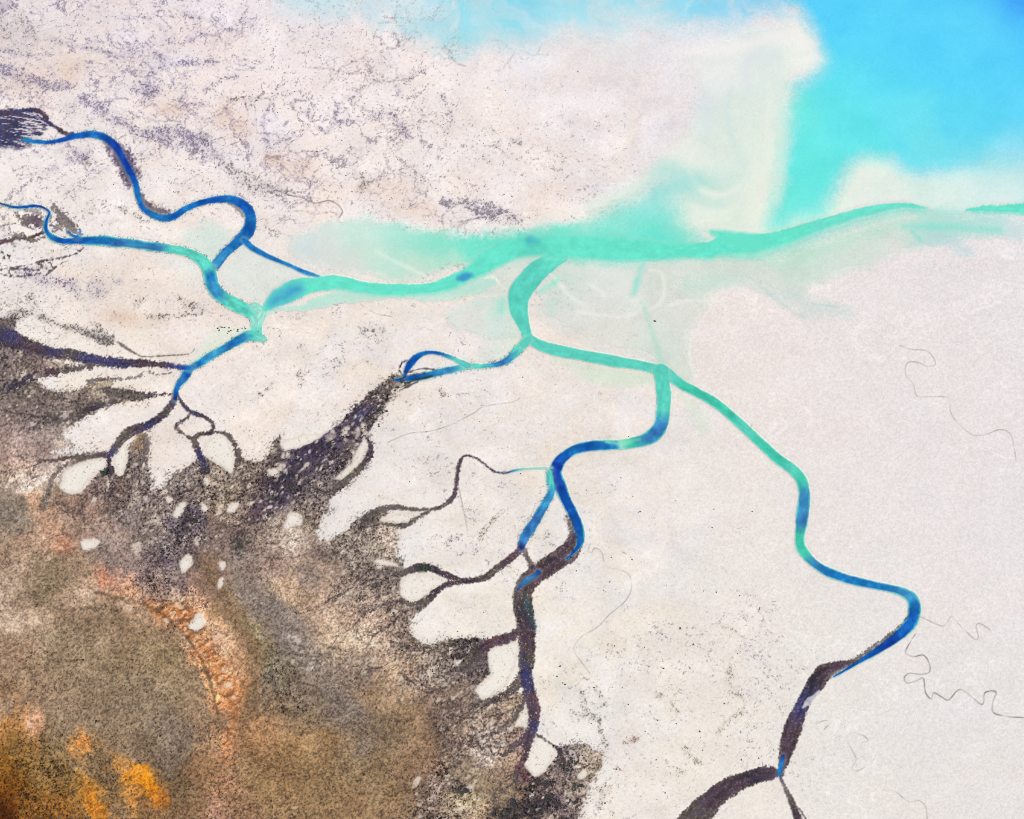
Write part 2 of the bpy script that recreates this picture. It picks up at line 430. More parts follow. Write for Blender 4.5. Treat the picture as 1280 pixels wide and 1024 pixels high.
# colour samples: u, v, radius, r,g,b, contrast, dark specks, light specks
MS = [
    (20, 410, 20, 96, 86, 86, .9, .5, .2), (15, 440, 22, 98, 88, 86, .9, .5, .25), (50, 445, 14, 92, 80, 84, .8, .45, .2), (40, 462, 16, 128, 115, 105, .9, .3, .35),
    (20, 475, 20, 100, 90, 86, .9, .5, .2), (70, 458, 14, 160, 147, 132, .8, .25, .4), (30, 510, 26, 106, 98, 94, .8, .5, .2), (80, 500, 18, 120, 110, 104, .9, .5, .35), (100, 500, 14, 112, 102, 94, .9, .5, .3),
    (125, 485, 12, 150, 138, 122, .8, .3, .4), (155, 493, 12, 106, 96, 88, .9, .5, .2), (110, 512, 10, 92, 80, 80, .8, .5, .1), (60, 520, 20, 108, 98, 94, .8, .5, .2),
    (10, 540, 26, 140, 124, 118, .7, .35, .3), (50, 545, 20, 130, 118, 112, .7, .35, .3), (80, 555, 14, 176, 160, 150, .5, .2, .4), (20, 570, 22, 158, 136, 128, .6, .3, .35),
    (110, 568, 10, 100, 88, 84, .6, .4, .1), (60, 578, 12, 124, 108, 104, .6, .4, .2), (30, 598, 16, 196, 170, 146, .6, .15, .5), (60, 598, 14, 200, 186, 176, .6, .15, .6), (35, 610, 12, 214, 206, 200, .6, .1, .6),
    (65, 612, 12, 140, 120, 100, .6, .3, .3), (40, 625, 8, 196, 152, 116, .6, .15, .5), (10, 630, 20, 134, 124, 112, .6, .3, .25), (15, 655, 20, 112, 105, 96, .6, .4, .15),
    (45, 648, 10, 172, 138, 112, .7, .2, .4), (60, 655, 12, 164, 132, 108, .7, .25, .35), (80, 685, 7, 206, 140, 108, .7, .15, .45), (70, 682, 9, 184, 144, 120, .7, .15, .4), (45, 680, 12, 162, 134, 112, .7, .2, .4),
    (110, 640, 26, 132, 110, 98, .7, .45, .25), (100, 660, 18, 138, 116, 100, .7, .4, .25), (130, 610, 14, 110, 97, 94, .9, .6, .2), (160, 590, 14, 112, 100, 96, .9, .6, .3), (175, 605, 14, 122, 112, 106, .9, .5, .35),
    (150, 630, 18, 118, 104, 98, .9, .6, .3), (165, 640, 16, 96, 88, 90, .9, .6, .3), (195, 630, 14, 116, 104, 100, 1.0, .6, .45), (215, 610, 14, 102, 92, 90, 1.0, .6, .4), (240, 610, 16, 116, 106, 98, 1.0, .55, .4), (225, 600, 10, 120, 110, 104, .9, .5, .4),
    (235, 590, 8, 96, 86, 88, .9, .6, .3), (150, 665, 22, 146, 128, 116, .7, .4, .3), (190, 660, 20, 128, 114, 106, .8, .5, .3), (125, 690, 14, 118, 106, 100, .7, .5, .2), (145, 700, 20, 132, 115, 108, .7, .45, .25), (190, 690, 18, 110, 98, 98, .9, .6, .2),
    (215, 670, 12, 92, 84, 88, 1, .7, .4), (230, 655, 12, 84, 76, 84, 1, .75, .4), (245, 645, 10, 78, 70, 82, 1, .8, .4), (205, 690, 10, 84, 74, 84, 1, .75, .4), (240, 680, 14, 98, 88, 90, 1, .7, .4),
    (270, 600, 16, 116, 105, 94, 1.0, .55, .4), (310, 590, 16, 112, 100, 92, 1.0, .6, .45), (330, 580, 12, 110, 100, 92, .9, .6, .3), (280, 620, 16, 132, 118, 100, 1.0, .55, .5), (320, 610, 16, 118, 106, 94, 1.0, .6, .5), (300, 648, 14, 116, 102, 92, 1.0, .6, .4),
    (350, 606, 14, 62, 54, 68, .8, .85, .15), (345, 625, 12, 70, 60, 74, .8, .8, .2), (330, 640, 12, 70, 58, 74, .7, .8, .15), (385, 590, 14, 84, 75, 80, .9, .75, .25), (370, 585, 10, 66, 57, 76, .8, .8, .2), (390, 572, 10, 60, 52, 74, .7, .8, .15), (410, 560, 10, 58, 50, 72, .7, .8, .15),
    (420, 575, 12, 74, 66, 74, .9, .8, .2), (430, 555, 12, 66, 58, 70, .9, .8, .15), (445, 560, 6, 110, 100, 92, .9, .5, .5), (405, 600, 14, 92, 83, 82, 1.0, .65, .4), (400, 622, 12, 106, 97, 92, 1.0, .6, .4), (440, 590, 8, 96, 86, 82, .9, .6, .3),
    (390, 640, 12, 112, 101, 92, 1.0, .6, .4), (350, 660, 14, 156, 142, 128, .9, .4, .5), (370, 670, 14, 196, 182, 168, .8, .2, .5), (340, 660, 12, 120, 108, 98, .9, .5, .4), (380, 665, 10, 140, 126, 112, .8, .4, .4),
    (450, 520, 14, 74, 64, 74, .9, .8, .2), (465, 505, 12, 92, 80, 82, .9, .6, .3), (485, 490, 12, 84, 78, 76, 1.0, .7, .35), (480, 480, 10, 110, 100, 92, 1.0, .6, .4), (475, 525, 10, 96, 92, 86, 1.0, .6, .4), (440, 540, 12, 64, 54, 72, .8, .8, .15),
    (450, 665, 16, 124, 114, 104, .9, .6, .5), (460, 645, 12, 92, 85, 82, .9, .7, .3), (480, 650, 10, 130, 120, 108, .9, .5, .4), (490, 640, 6, 104, 95, 88, .8, .6, .3), (485, 670, 12, 166, 150, 136, .9, .35, .5), (480, 690, 14, 150, 138, 124, .9, .45, .45), (430, 685, 14, 130, 120, 108, .9, .5, .4),
    (480, 715, 12, 94, 86, 82, .9, .65, .25), (490, 735, 10, 110, 100, 94, .9, .55, .3), (460, 715, 14, 118, 108, 100, .9, .6, .35), (440, 735, 18, 140, 126, 114, .9, .5, .45), (470, 750, 16, 136, 120, 108, .9, .5, .4), (500, 765, 12, 124, 112, 102, .9, .5, .4), (460, 770, 16, 166, 144, 126, .9, .35, .45),
    (500, 790, 16, 130, 117, 106, .9, .5, .45), (480, 800, 16, 176, 156, 138, .9, .3, .5), (530, 815, 14, 146, 132, 116, 1.0, .5, .5), (550, 815, 12, 104, 95, 88, 1.0, .65, .45), (580, 812, 12, 78, 70, 70, .9, .75, .3), (600, 830, 10, 84, 74, 76, .9, .65, .3), (595, 845, 10, 92, 83, 82, 1.0, .65, .35),
    (550, 840, 16, 114, 104, 97, 1.0, .6, .5), (535, 835, 12, 134, 124, 116, 1.0, .5, .6), (520, 850, 16, 138, 120, 104, .9, .45, .4), (560, 870, 16, 122, 105, 92, .8, .5, .2), (590, 875, 12, 128, 112, 98, .7, .5, .2), (560, 890, 14, 112, 97, 86, .8, .6, .2),
    (490, 840, 20, 174, 150, 124, .8, .3, .4), (450, 820, 18, 158, 139, 122, .8, .4, .4), (420, 770, 22, 166, 143, 122, .7, .35, .4), (390, 720, 22, 158, 138, 120, .7, .4, .35), (400, 700, 12, 112, 100, 96, .7, .6, .2), (385, 725, 8, 90, 82, 86, .8, .7, .2), (340, 700, 18, 140, 122, 112, .8, .5, .35), (360, 740, 16, 170, 146, 120, .7, .35, .4),
    (310, 690, 14, 118, 106, 98, .8, .55, .3), (300, 680, 8, 84, 78, 78, .8, .7, .1), (330, 680, 10, 126, 112, 100, .8, .5, .3), (420, 800, 14, 184, 164, 140, .8, .3, .45), (440, 800, 10, 200, 180, 154, .8, .2, .5), (480, 870, 20, 146, 124, 98, .7, .45, .25), (440, 850, 18, 130, 114, 100, .7, .5, .3), (460, 840, 10, 104, 96, 90, .8, .6, .3),
    (250, 700, 16, 118, 100, 90, .5, .4, .1), (265, 725, 14, 122, 100, 84, .4, .35, .05), (290, 665, 16, 118, 102, 94, .7, .5, .2), (285, 760, 12, 132, 107, 80, .4, .35, .05), (305, 790, 10, 126, 106, 76, .4, .4, .05), (315, 820, 8, 118, 98, 72, .4, .45, .05), (310, 860, 8, 128, 98, 70, .4, .4, .05), (305, 890, 10, 124, 96, 70, .4, .4, .05),
    (315, 740, 14, 128, 116, 106, .6, .4, .15), (340, 765, 14, 122, 112, 104, .6, .45, .15), (365, 800, 14, 124, 114, 108, .6, .45, .15), (390, 820, 14, 136, 124, 114, .6, .4, .2), (400, 860, 18, 130, 116, 104, .6, .45, .2), (430, 890, 18, 118, 105, 94, .6, .5, .2), (350, 780, 12, 116, 107, 100, .6, .5, .15),
    (345, 830, 12, 110, 100, 78, 1.0, .6, .5), (350, 850, 12, 98, 88, 74, .9, .65, .4), (375, 870, 16, 104, 92, 76, 1.0, .6, .45), (330, 790, 8, 150, 138, 110, .9, .4, .5), (330, 870, 12, 120, 102, 82, .8, .5, .35), (340, 845, 7, 84, 78, 72, .8, .7, .2), (360, 895, 16, 118, 100, 78, .8, .55, .3), (395, 880, 12, 112, 98, 80, .9, .55, .35),
    (275, 800, 16, 190, 150, 118, .9, .35, .5), (300, 820, 10, 168, 132, 100, .7, .35, .3), (290, 800, 8, 186, 152, 126, .8, .3, .5), (245, 745, 12, 188, 146, 118, 1.1, .5, .5), (220, 755, 12, 214, 184, 156, 1.1, .35, .7), (205, 770, 10, 216, 156, 116, 1.0, .25, .6), (228, 775, 9, 170, 120, 92, 1.1, .55, .4),
    (250, 800, 8, 214, 170, 132, 1.1, .25, .65), (262, 820, 8, 226, 150, 98, 1.1, .2, .6), (272, 838, 8, 228, 158, 108, 1.1, .2, .65), (285, 850, 8, 224, 166, 124, 1.1, .2, .7), (290, 868, 8, 232, 150, 92, 1.1, .15, .65), (276, 872, 8, 226, 152, 100, 1.1, .2, .6), (296, 880, 6, 222, 160, 116, 1.0, .2, .6), (240, 790, 7, 200, 168, 138, 1.0, .3, .6),
    (290, 910, 9, 164, 122, 88, .9, .4, .4), (285, 935, 8, 176, 126, 90, .9, .35, .4), (265, 925, 12, 146, 116, 88, .9, .4, .45), (300, 925, 8, 150, 110, 78, .6, .4, .2),
    (205, 790, 16, 140, 116, 92, .8, .45, .3), (170, 780, 20, 138, 116, 92, .6, .45, .25), (120, 770, 20, 130, 113, 92, .6, .45, .25), (200, 820, 22, 132, 114, 86, .7, .5, .25), (140, 830, 30, 130, 112, 90, .7, .5, .25), (80, 820, 26, 128, 112, 90, .7, .5, .25), (230, 860, 20, 130, 112, 88, .7, .5, .25), (170, 880, 30, 124, 108, 88, .7, .5, .25), (100, 880, 26, 128, 110, 90, .7, .5, .25), (220, 910, 20, 118, 104, 90, .8, .55, .3), (60, 850, 26, 136, 114, 92, .7, .45, .3), (20, 800, 20, 146, 122, 100, .7, .4, .3), (250, 890, 16, 134, 112, 88, .8, .5, .3),
    (70, 720, 22, 126, 110, 88, .5, .4, .15), (50, 730, 18, 128, 112, 90, .5, .4, .15), (20, 710, 16, 154, 134, 116, .8, .35, .4), (15, 745, 16, 164, 144, 126, .8, .3, .5), (20, 780, 12, 188, 170, 152, .8, .25, .55), (50, 780, 12, 172, 152, 132, .8, .3, .5), (10, 680, 14, 150, 128, 108, .7, .35, .35), (95, 705, 14, 140, 118, 98, .6, .4, .25),
    (120, 725, 6, 200, 138, 106, .9, .25, .5), (125, 732, 5, 206, 130, 98, .9, .2, .5), (155, 745, 10, 206, 144, 108, .9, .25, .5), (140, 735, 10, 170, 130, 108, .8, .35, .4), (160, 760, 10, 216, 180, 150, .9, .2, .5), (105, 742, 12, 188, 162, 138, .8, .25, .5), (180, 740, 14, 146, 120, 104, .9, .5, .35), (200, 740, 12, 130, 106, 92, 1.0, .6, .35), (190, 720, 14, 118, 102, 96, .9, .6, .25), (235, 735, 8, 92, 78, 78, .9, .7, .2), (215, 722, 12, 116, 102, 98, .9, .6, .3), (85, 760, 14, 150, 128, 106, .7, .4, .35),
    (10, 880, 14, 140, 112, 84, .8, .45, .35), (10, 910, 14, 160, 116, 66, 1.0, .5, .4), (40, 908, 9, 210, 160, 130, .9, .3, .5), (5, 885, 6, 180, 168, 158, .8, .3, .5), (30, 930, 18, 128, 98, 56, 1.0, .6, .35), (70, 925, 16, 116, 98, 74, 1.0, .6, .3), (105, 935, 8, 186, 126, 62, 1.0, .45, .5), (10, 950, 16, 124, 86, 34, 1.0, .65, .35), (60, 960, 18, 116, 92, 54, 1.1, .65, .35), (15, 985, 16, 108, 68, 20, 1.0, .7, .35), (5, 1015, 14, 66, 30, 8, .9, .75, .25), (50, 1000, 18, 124, 86, 38, 1.1, .6, .4), (80, 1005, 14, 120, 82, 38, 1.1, .6, .4), (-100, 1050, 90, 80, 45, 12, 1, .7, .3),
    (120, 990, 6, 190, 120, 34, .9, .3, .5), (112, 968, 4, 180, 124, 48, 1.0, .4, .5), (125, 1012, 5, 182, 114, 34, 1.0, .35, .5), (95, 985, 10, 122, 92, 50, 1.0, .6, .35), (145, 1000, 9, 118, 94, 62, 1.0, .6, .3), (150, 955, 6, 172, 124, 64, 1.0, .4, .5), (165, 970, 6, 198, 124, 34, .9, .3, .5), (185, 980, 9, 214, 134, 24, .8, .2, .5), (195, 1000, 7, 196, 120, 38, .9, .3, .5), (172, 990, 6, 150, 104, 50, 1.0, .5, .4), (165, 1005, 6, 170, 116, 54, 1.0, .4, .5), (130, 945, 12, 124, 102, 76, 1.0, .55, .3), (110, 950, 10, 126, 104, 74, 1.0, .55, .3), (140, 970, 8, 112, 92, 64, 1.0, .6, .3),
    (225, 985, 14, 100, 82, 60, 1.0, .65, .25), (240, 1010, 18, 110, 86, 62, 1.0, .6, .3), (210, 950, 14, 108, 94, 80, .9, .6, .3), (170, 930, 20, 124, 106, 86, .8, .55, .3), (250, 965, 16, 128, 98, 70, .9, .5, .35), (280, 985, 12, 150, 112, 84, .9, .4, .4), (270, 1015, 12, 156, 116, 100, .9, .4, .45), (300, 1010, 14, 142, 110, 84, .8, .45, .35), (185, 1018, 14, 118, 90, 60, 1.0, .6, .3),
    (330, 920, 20, 152, 116, 82, .7, .4, .3), (360, 940, 22, 142, 114, 80, .7, .45, .25), (400, 930, 22, 138, 112, 80, .7, .45, .25), (340, 980, 24, 134, 108, 76, .7, .5, .25), (400, 990, 26, 126, 104, 74, .7, .5, .25), (450, 950, 26, 120, 102, 78, .7, .5, .2), (470, 1000, 26, 130, 108, 80, .7, .5, .25), (440, 1015, 20, 136, 112, 82, .7, .45, .25), (500, 930, 26, 122, 100, 76, .6, .5, .15), (500, 890, 24, 130, 108, 84, .6, .45, .2), (530, 960, 16, 134, 110, 88, .7, .5, .25), (520, 910, 16, 132, 110, 88, .6, .45, .2), (480, 910, 16, 116, 104, 88, .6, .5, .2),
    (555, 910, 10, 98, 84, 78, .9, .65, .2), (570, 920, 10, 128, 110, 94, .8, .5, .3), (600, 890, 12, 140, 126, 112, .9, .45, .4), (625, 890, 14, 148, 132, 116, .9, .4, .4), (640, 880, 8, 150, 134, 118, .9, .4, .4), (645, 925, 10, 124, 106, 98, .9, .5, .3), (620, 920, 12, 144, 128, 116, .9, .4, .4), (600, 925, 12, 170, 154, 140, .9, .3, .5), (610, 945, 12, 166, 152, 142, .9, .3, .4), (640, 945, 9, 150, 128, 108, .9, .4, .4),
    (550, 960, 12, 130, 106, 92, 1.0, .6, .4), (545, 980, 12, 104, 88, 80, 1.0, .65, .4), (555, 995, 12, 124, 104, 92, 1.0, .55, .5), (545, 1015, 10, 92, 78, 72, 1.0, .7, .4), (580, 960, 14, 140, 126, 106, .7, .45, .25), (610, 980, 18, 138, 122, 100, .7, .45, .25), (640, 990, 12, 142, 124, 102, .7, .45, .25), (630, 965, 10, 148, 126, 106, .8, .4, .3), (575, 985, 6, 70, 64, 62, 1.0, .8, .4), (595, 1000, 8, 170, 158, 126, 1.0, .35, .6), (575, 1005, 10, 150, 136, 112, 1.0, .5, .6), (600, 1018, 10, 160, 140, 116, 1.0, .5, .6), (560, 1020, 10, 110, 98, 90, 1.0, .65, .5),
    (640, 1015, 9, 58, 52, 54, .9, .9, .25), (655, 1005, 8, 64, 58, 58, .9, .85, .3), (670, 1010, 9, 50, 44, 54, .9, .9, .25), (690, 1000, 9, 70, 60, 66, 1.0, .85, .35), (690, 980, 9, 120, 102, 96, 1.0, .6, .5), (680, 975, 8, 80, 72, 72, 1.0, .8, .35), (700, 960, 9, 100, 90, 88, 1.0, .65, .4), (715, 950, 9, 112, 104, 102, 1.0, .6, .4), (720, 970, 9, 120, 110, 104, 1.0, .6, .5), (740, 955, 9, 152, 140, 124, .9, .4, .5), (725, 985, 8, 140, 128, 118, .9, .5, .5), (715, 1005, 9, 110, 98, 96, 1.0, .65, .5), (710, 1020, 8, 90, 80, 82, 1.0, .7, .4), (670, 985, 8, 80, 72, 72, 1.0, .8, .3), (655, 965, 7, 100, 70, 80, .9, .7, .2), (700, 938, 6, 84, 68, 80, .9, .7, .2),
    (300, 1120, 120, 128, 104, 78, .8, .5, .3), (600, 1120, 100, 120, 104, 90, .9, .6, .3), (-120, 700, 120, 140, 120, 98, .7, .45, .3), (-120, 480, 80, 110, 98, 92, .8, .5, .3),
]
mf = rbf([(m_[0], m_[1], m_[2] * .78) + m_[3:6] + (m_[6] * (.8 if m_[0] < 260 and m_[1] > 880 else 1),) + m_[7:] for m_ in MS], 24 * NW1 + 22 * RAGU, 24 * NW2 + 22 * RAGV)
CB = uni(fbm(U / 17.0, V / 15.0, 3, 133) + .25 * STK)
mcol, mcon, mdk, mlt = mf[..., :3], mf[..., 3], mf[..., 4], mf[..., 5]
mstk = 0.40 * GR + 0.38 * STK + 0.22 * N3
rgh = ss(0.72, 1.0, mcon)                          # 0 smooth plain .. 1 rough marsh
tone = fbm(U / 26, V / 26, 5, 130) - 0.5
FU = uni(fbm(U / 9.0, V / 9.0, 4, 139, .75))
mcol = mcol * (1.14 + 0.40 * tone[..., None] * np.array([.85, 1.0, 1.12], np.float32)) * np.array([1.0, .98, .975], np.float32)
k = (GU - 0.5) * (0.27 + 0.16 * rgh) + (KU - 0.5) * (0.20 + 0.20 * rgh) + (FU - 0.5) * (.17 + 0.14 * rgh)
mcol = mcol * (1 + k[..., None] * np.array([1.0, 1.02, 1.04], np.float32))
dcov = np.clip((mdk - 0.30) * 0.62 * (0.10 + .75 * (1 - CU) + 1.0 * (1 - CB)), 0, .8)
dk = ss(-0.08, 0.13, dcov - KU) * (0.30 + .42 * rgh)
mcol = mcol * (1 - dk[..., None]) + np.array([46, 40, 42], np.float32) * np.clip(mcol.mean(-1, keepdims=True) / 100, .5, 1.3) * dk[..., None]
lcov = np.clip((mlt - 0.10) * 0.60 * (0.15 + .75 * CU + 1.0 * CB), 0, .7)
lt = ss(-0.07, 0.13, lcov - LU) * (0.28 + .48 * rgh)
mlc = np.minimum(mcol * 0.45 + np.array([206, 187, 174], np.float32) * 0.56, 236)
ochre = ss(60, 120, mcol[..., 0] - mcol[..., 2])[..., None]
mlc = mlc * (1 - ochre) + np.minimum(mcol * np.array([1.02, .90, 1.0], np.float32) + 2, 242) * ochre
mcol = mcol * (1 - lt[..., None]) + mlc * lt[..., None]
over(marsh, np.clip(mcol, 6, 244))
ROUGH = marsh * np.clip(mdk, 0, 1)
iM = label('salt_marsh')
LAB[marsh > 0.5] = iM
# the red upland inside the arc of the old shore ridge
UPL = [(-220, 880), (0, 690), (40, 640), (70, 680), (125, 728), (175, 748), (215, 752), (248, 790), (275, 825), (298, 862), (305, 900), (300, 935), (290, 980), (300, 1200), (-220, 1200)]
W, sd = polysd(UPL, 40, True, warp=(10 * RAGU, 10 * RAGV))
iR = label('red_sand_plain')
q = LAB[W]
q[(sd < 0) & (q == iM)] = iR
LAB[W] = q
HGT[W] += 3.0 * ss(30, -40, sd)
HGT += marsh * (0.25 + 0.5 * N6 + 0.35 * N3)

# ribs of the old shore ridge: orange sand, pale crusts, dark hollows between
W, D, A, S, T, P, hw = stroke([(186, 754, 10), (206, 768, 20), (226, 764, 32), (246, 792, 26), (262, 815, 18), (274, 838, 18), (286, 862, 22), (294, 886, 16), (291, 910, 10), (285, 940, 12), (276, 960, 8)], 12)
f = ss(5, -6, D + 16 * RAGU[W] + 8 * (N3[W] - .5))
ra, rb = rot(U[W] + 8 * NW1[W], V[W] + 10 * RAGV[W], 150, 11.0, 3.4)
rib = uni(0.6 * vn(ra, rb, 300) + 0.4 * vn(ra * 2.2, rb * 1.8, 301) + 0.12 * GU[W])
cc = np.interp(rib, [0, .22, .45, .7, .88, 1], [112, 150, 190, 212, 228, 238])
cg = np.interp(rib, [0, .22, .45, .7, .88, 1], [80, 100, 116, 132, 172, 206])
cb = np.interp(rib, [0, .22, .45, .7, .88, 1], [58, 66, 66, 76, 126, 172])
fade = ss(470, 300, A * 2.0)
rc = np.stack([cc, cg, cb], -1).astype(np.float32) * (0.92 + 0.16 * GU[W])[..., None]
over(f * (.45 + .40 * fade) * marsh[W], np.clip(rc, 0, 240), W)
W, D, A, S, T, P, hw = stroke([(262, 700, 20), (266, 728, 20), (285, 760, 20), (305, 792, 18), (317, 822, 16), (313, 860, 16), (306, 900, 20), (300, 940, 14)], 14)
f = ss(9, -8, D + 10 * RAGU[W])
bc = np.array([124, 100, 76], np.float32) * (0.80 + 0.40 * GU[W] + .2 * (KU[W] - .5))[..., None]
over(f * .5 * (.4 + CB[W]), bc, W)
W, D, A, S, T, P, hw = stroke([(310, 735, 16), (340, 762, 34), (368, 795, 36), (392, 822, 26), (410, 850, 30), (440, 900, 40), (456, 940, 20)], 16)
f = ss(12, -10, D + 12 * RAGU[W])
bc = np.array([126, 113, 106], np.float32) * (0.80 + 0.40 * GU[W] + .25 * (KU[W] - .5))[..., None]
over(f * .5 * (.25 + CB[W]), bc, W)

# the crisp inner rim of the mound and the drainage streaks fanning over the slope
for k_ in range(70):
    R_ = np.random.RandomState(3000 + k_)
    branches(R_.uniform(318, 430), R_.uniform(800, 915), R_.uniform(5, 40), R_.uniform(20, 50), R_.uniform(1.4, 2.6), (78, 68, 56) if k_ % 3 else (176, 160, 134), .55, 3100 + k_, 1, .2, 2, (15, 40), .5, marsh)
for k_ in range(60):
    R_ = np.random.RandomState(3300 + k_)
    t_ = R_.rand()
    branches(250 + 110 * t_ + R_.uniform(-30, 60), 700 + 130 * t_ + R_.uniform(-20, 30), 45 + R_.uniform(-15, 20), R_.uniform(20, 50), R_.uniform(1.4, 2.4), (92, 78, 64) if k_ % 2 else (156, 140, 124), .42, 3400 + k_, 1, .16, 2, (10, 30), .5, marsh)
for k_ in range(90):
    R_ = np.random.RandomState(3600 + k_)
    branches(R_.uniform(360, 560), R_.uniform(660, 900), 140 + R_.uniform(-20, 20), R_.uniform(14, 44), R_.uniform(1.3, 2.4), (88, 76, 70) if k_ % 3 else (206, 188, 170), .5, 3700 + k_, 1, .22, 2, (15, 45), .5, marsh)
for k_ in range(70):
    R_ = np.random.RandomState(4000 + k_)
    branches(R_.uniform(0, 330), R_.uniform(560, 740), 130 + R_.uniform(-30, 40), R_.uniform(14, 40), R_.uniform(1.3, 2.4), (84, 72, 70) if k_ % 3 else (206, 186, 170), .5, 4100 + k_, 1, .25, 2, (15, 45), .5, marsh)
W, D, A, S, T, P, hw = stroke([(120, 742, 2), (165, 752, 2.5), (196, 764, 3), (222, 786, 3), (240, 806, 3), (254, 828, 3), (263, 852, 3), (270, 878, 3), (274, 900, 2)], 6)
over(ss(2.5, -1, D + 5 * RAGU[W]) * .55 * (.4 + CB[W]), (84, 68, 50), W)

# bare pale pans inside the marsh, each one a surface of its own
PANS = [
    ('bare white pan beside the fork of the south west creek', [(135, 573), (133, 581), (125, 589), (113, 598), (105, 609), (100, 616), (88, 617), (76, 612), (75, 607), (79, 599), (81, 589), (98, 580), (117, 574)]),
    ('narrow upright pale pan right of the green shrubs', [(150, 556), (146, 562), (143, 575), (143, 582), (148, 593), (152, 594), (156, 587), (160, 572), (158, 560)]),
    ('slanting pale pan above the navy streak in the marsh', [(217, 640), (225, 630), (232, 628), (232, 634), (225, 646), (217, 646)]),
    ('tiny pale pan just above the slanting pan', [(207, 621), (217, 623), (213, 629), (208, 628)]),
    ('upright white pan at the left rim of the brown hollow', [(224, 707), (229, 698), (234, 694), (239, 696), (240, 704), (233, 715), (227, 717)]),
    ('small pale pan alone in the grey brown marsh', [(102, 677), (117, 674), (125, 679), (117, 685), (105, 687)]),
    ('pale tongue of sand below the creek loop', [(255, 561), (265, 544), (277, 542), (287, 552), (289, 561), (294, 573), (291, 589), (287, 592), (277, 583), (263, 575)]),
    ('long pale pan along the upper bank of the dark braided creek', [(350, 554), (357, 550), (378, 544), (406, 540), (425, 530), (392, 552), (371, 561), (355, 563)]),
    ('pale sliver enclosed by the side loop of the braided creek', [(419, 597), (437, 583), (443, 569), (455, 550), (459, 552), (460, 560), (451, 579), (435, 595), (425, 600)]),
    ('round white pan below the dark braided creek', [(357, 650), (361, 643), (371, 641), (378, 649), (376, 657), (366, 657), (360, 662), (354, 660)]),
    ('small pan with a rusty rim left of the dark creek', [(334, 587), (345, 587), (347, 593), (339, 596)]),
    ('small pale pan left of the twin pan under the loop', [(250, 637), (253, 630), (259, 634), (257, 641)]),
    ('small slanting pale pan in the middle of the marsh', [(283, 636), (292, 628), (299, 629), (292, 640), (285, 640)]),
    ('upper of two tiny white pans in the brown hollow', [(273, 704), (279, 702), (282, 708), (277, 712)]),
    ('lower of two tiny white pans in the brown hollow', [(271, 733), (276, 722), (280, 723), (276, 735)]),
    ('faint small pan under the end of the creek loop', [(255, 598), (261, 600), (261, 607), (256, 605)]),
    ('white pan on the crest of the orange ridge', [(236, 787), (240, 776), (246, 769), (254, 770), (256, 782), (246, 789)]),
    ('pale lens between the two strands of the thin creek', [(475, 649), (489, 644), (509, 641), (526, 641), (514, 651), (505, 655), (481, 653)]),
    ('rounded pale island in the fork of the side creek', [(500, 727), (507, 720), (528, 718), (548, 721), (563, 727), (544, 735), (532, 747), (516, 752), (505, 748), (500, 740)]),
    ('thin pale strip above the rounded island', [(468, 703), (479, 700), (497, 707), (489, 709)]),
    ('large pale island between the dark south creek and its branch', [(609, 815), (622, 807), (647, 802), (647, 822), (642, 839), (631, 857), (614, 870), (605, 874), (596, 867), (598, 859), (609, 848), (613, 842)]),
    ('small pale slit in the dark marsh above the brown slope', [(568, 828), (578, 824), (587, 824), (584, 828), (573, 832)]),
    ('narrow pale island beside the tail of the south creek', [(644, 908), (649, 896), (655, 884), (659, 892), (659, 902), (652, 907)]),
    ('pale island above the dark thicket at the bottom', [(655, 953), (666, 931), (673, 919), (695, 936), (694, 944), (682, 962), (673, 970), (666, 969)]),
    ('small pale clearing inside the thicket', [(722, 969), (728, 963), (733, 966), (731, 972), (724, 974)]),
    ('tiny pale clearing at the lower edge of the thicket', [(707, 1002), (711, 1000), (713, 1004), (710, 1007)]),
]
PANLAB = {}
for nm, poly in PANS:
    W, sd = polysd(poly, 8, True, 3.0, warp=(3.5 * RAGU, 3.5 * RAGV))
    f = ss(1.8, -1.2, sd + 2.6 * (N2[W] - .5) + 1.6 * (N1[W] - .5))
    base = rbf_c = np.array([240, 233, 223], np.float32) + ((GR[W] - .5) * 12 + 8 * mott[W])[..., None]
    rim = ss(-5.5, -.5, sd + 4 * (N3[W] - .5))[..., None]
    base = base * (1 - .07 * rim * np.array([.7, 1, 1.25], np.float32))
    base = base - (ss(.93, .98, GU[W]) * 60)[..., None]
    over(f * 0.96, base, W)
    i = label('salt_pan|' + nm)
    PANLAB[i] = nm
    q = LAB[W]
    q[f > 0.5] = i
    LAB[W] = q
    marsh[W] *= (1 - f)
    ROUGH[W] *= (1 - f)
    HGT[W] *= (1 - f)

# stones / pale dots on the orange ridge
for (u, v, r) in [(214, 750, 6), (222, 757, 5), (209, 777, 5), (228, 760, 4), (253, 803, 4), (262, 808, 3), (252, 817, 2.5), (282, 838, 4), (288, 857, 3.5), (293, 873, 4), (297, 868, 2), (236, 748, 3),
                  (275, 795, 5), (280, 815, 3), (160, 762, 7), (152, 756, 4), (100, 742, 6), (18, 785, 10), (45, 778, 8), (40, 908, 4), (62, 700, 4), (48, 642, 3), (78, 685, 3), (412, 805, 4), (425, 798, 5), (445, 800, 5)]:
    W = window(u - 3 * r, u + 3 * r, v - 3 * r, v + 3 * r)
    d = np.hypot((U[W] - u) * 0.9 + 5 * RAGU[W], (V[W] - v) * 1.1 + 5 * RAGV[W])
    over(ss(r * 1.1, r * 0.5, d) * 0.6 * (0.5 + N2[W]), (236, 208, 180), W)

# ------------------------------------------------------------------ 3. open and shallow water
OPEN = {}


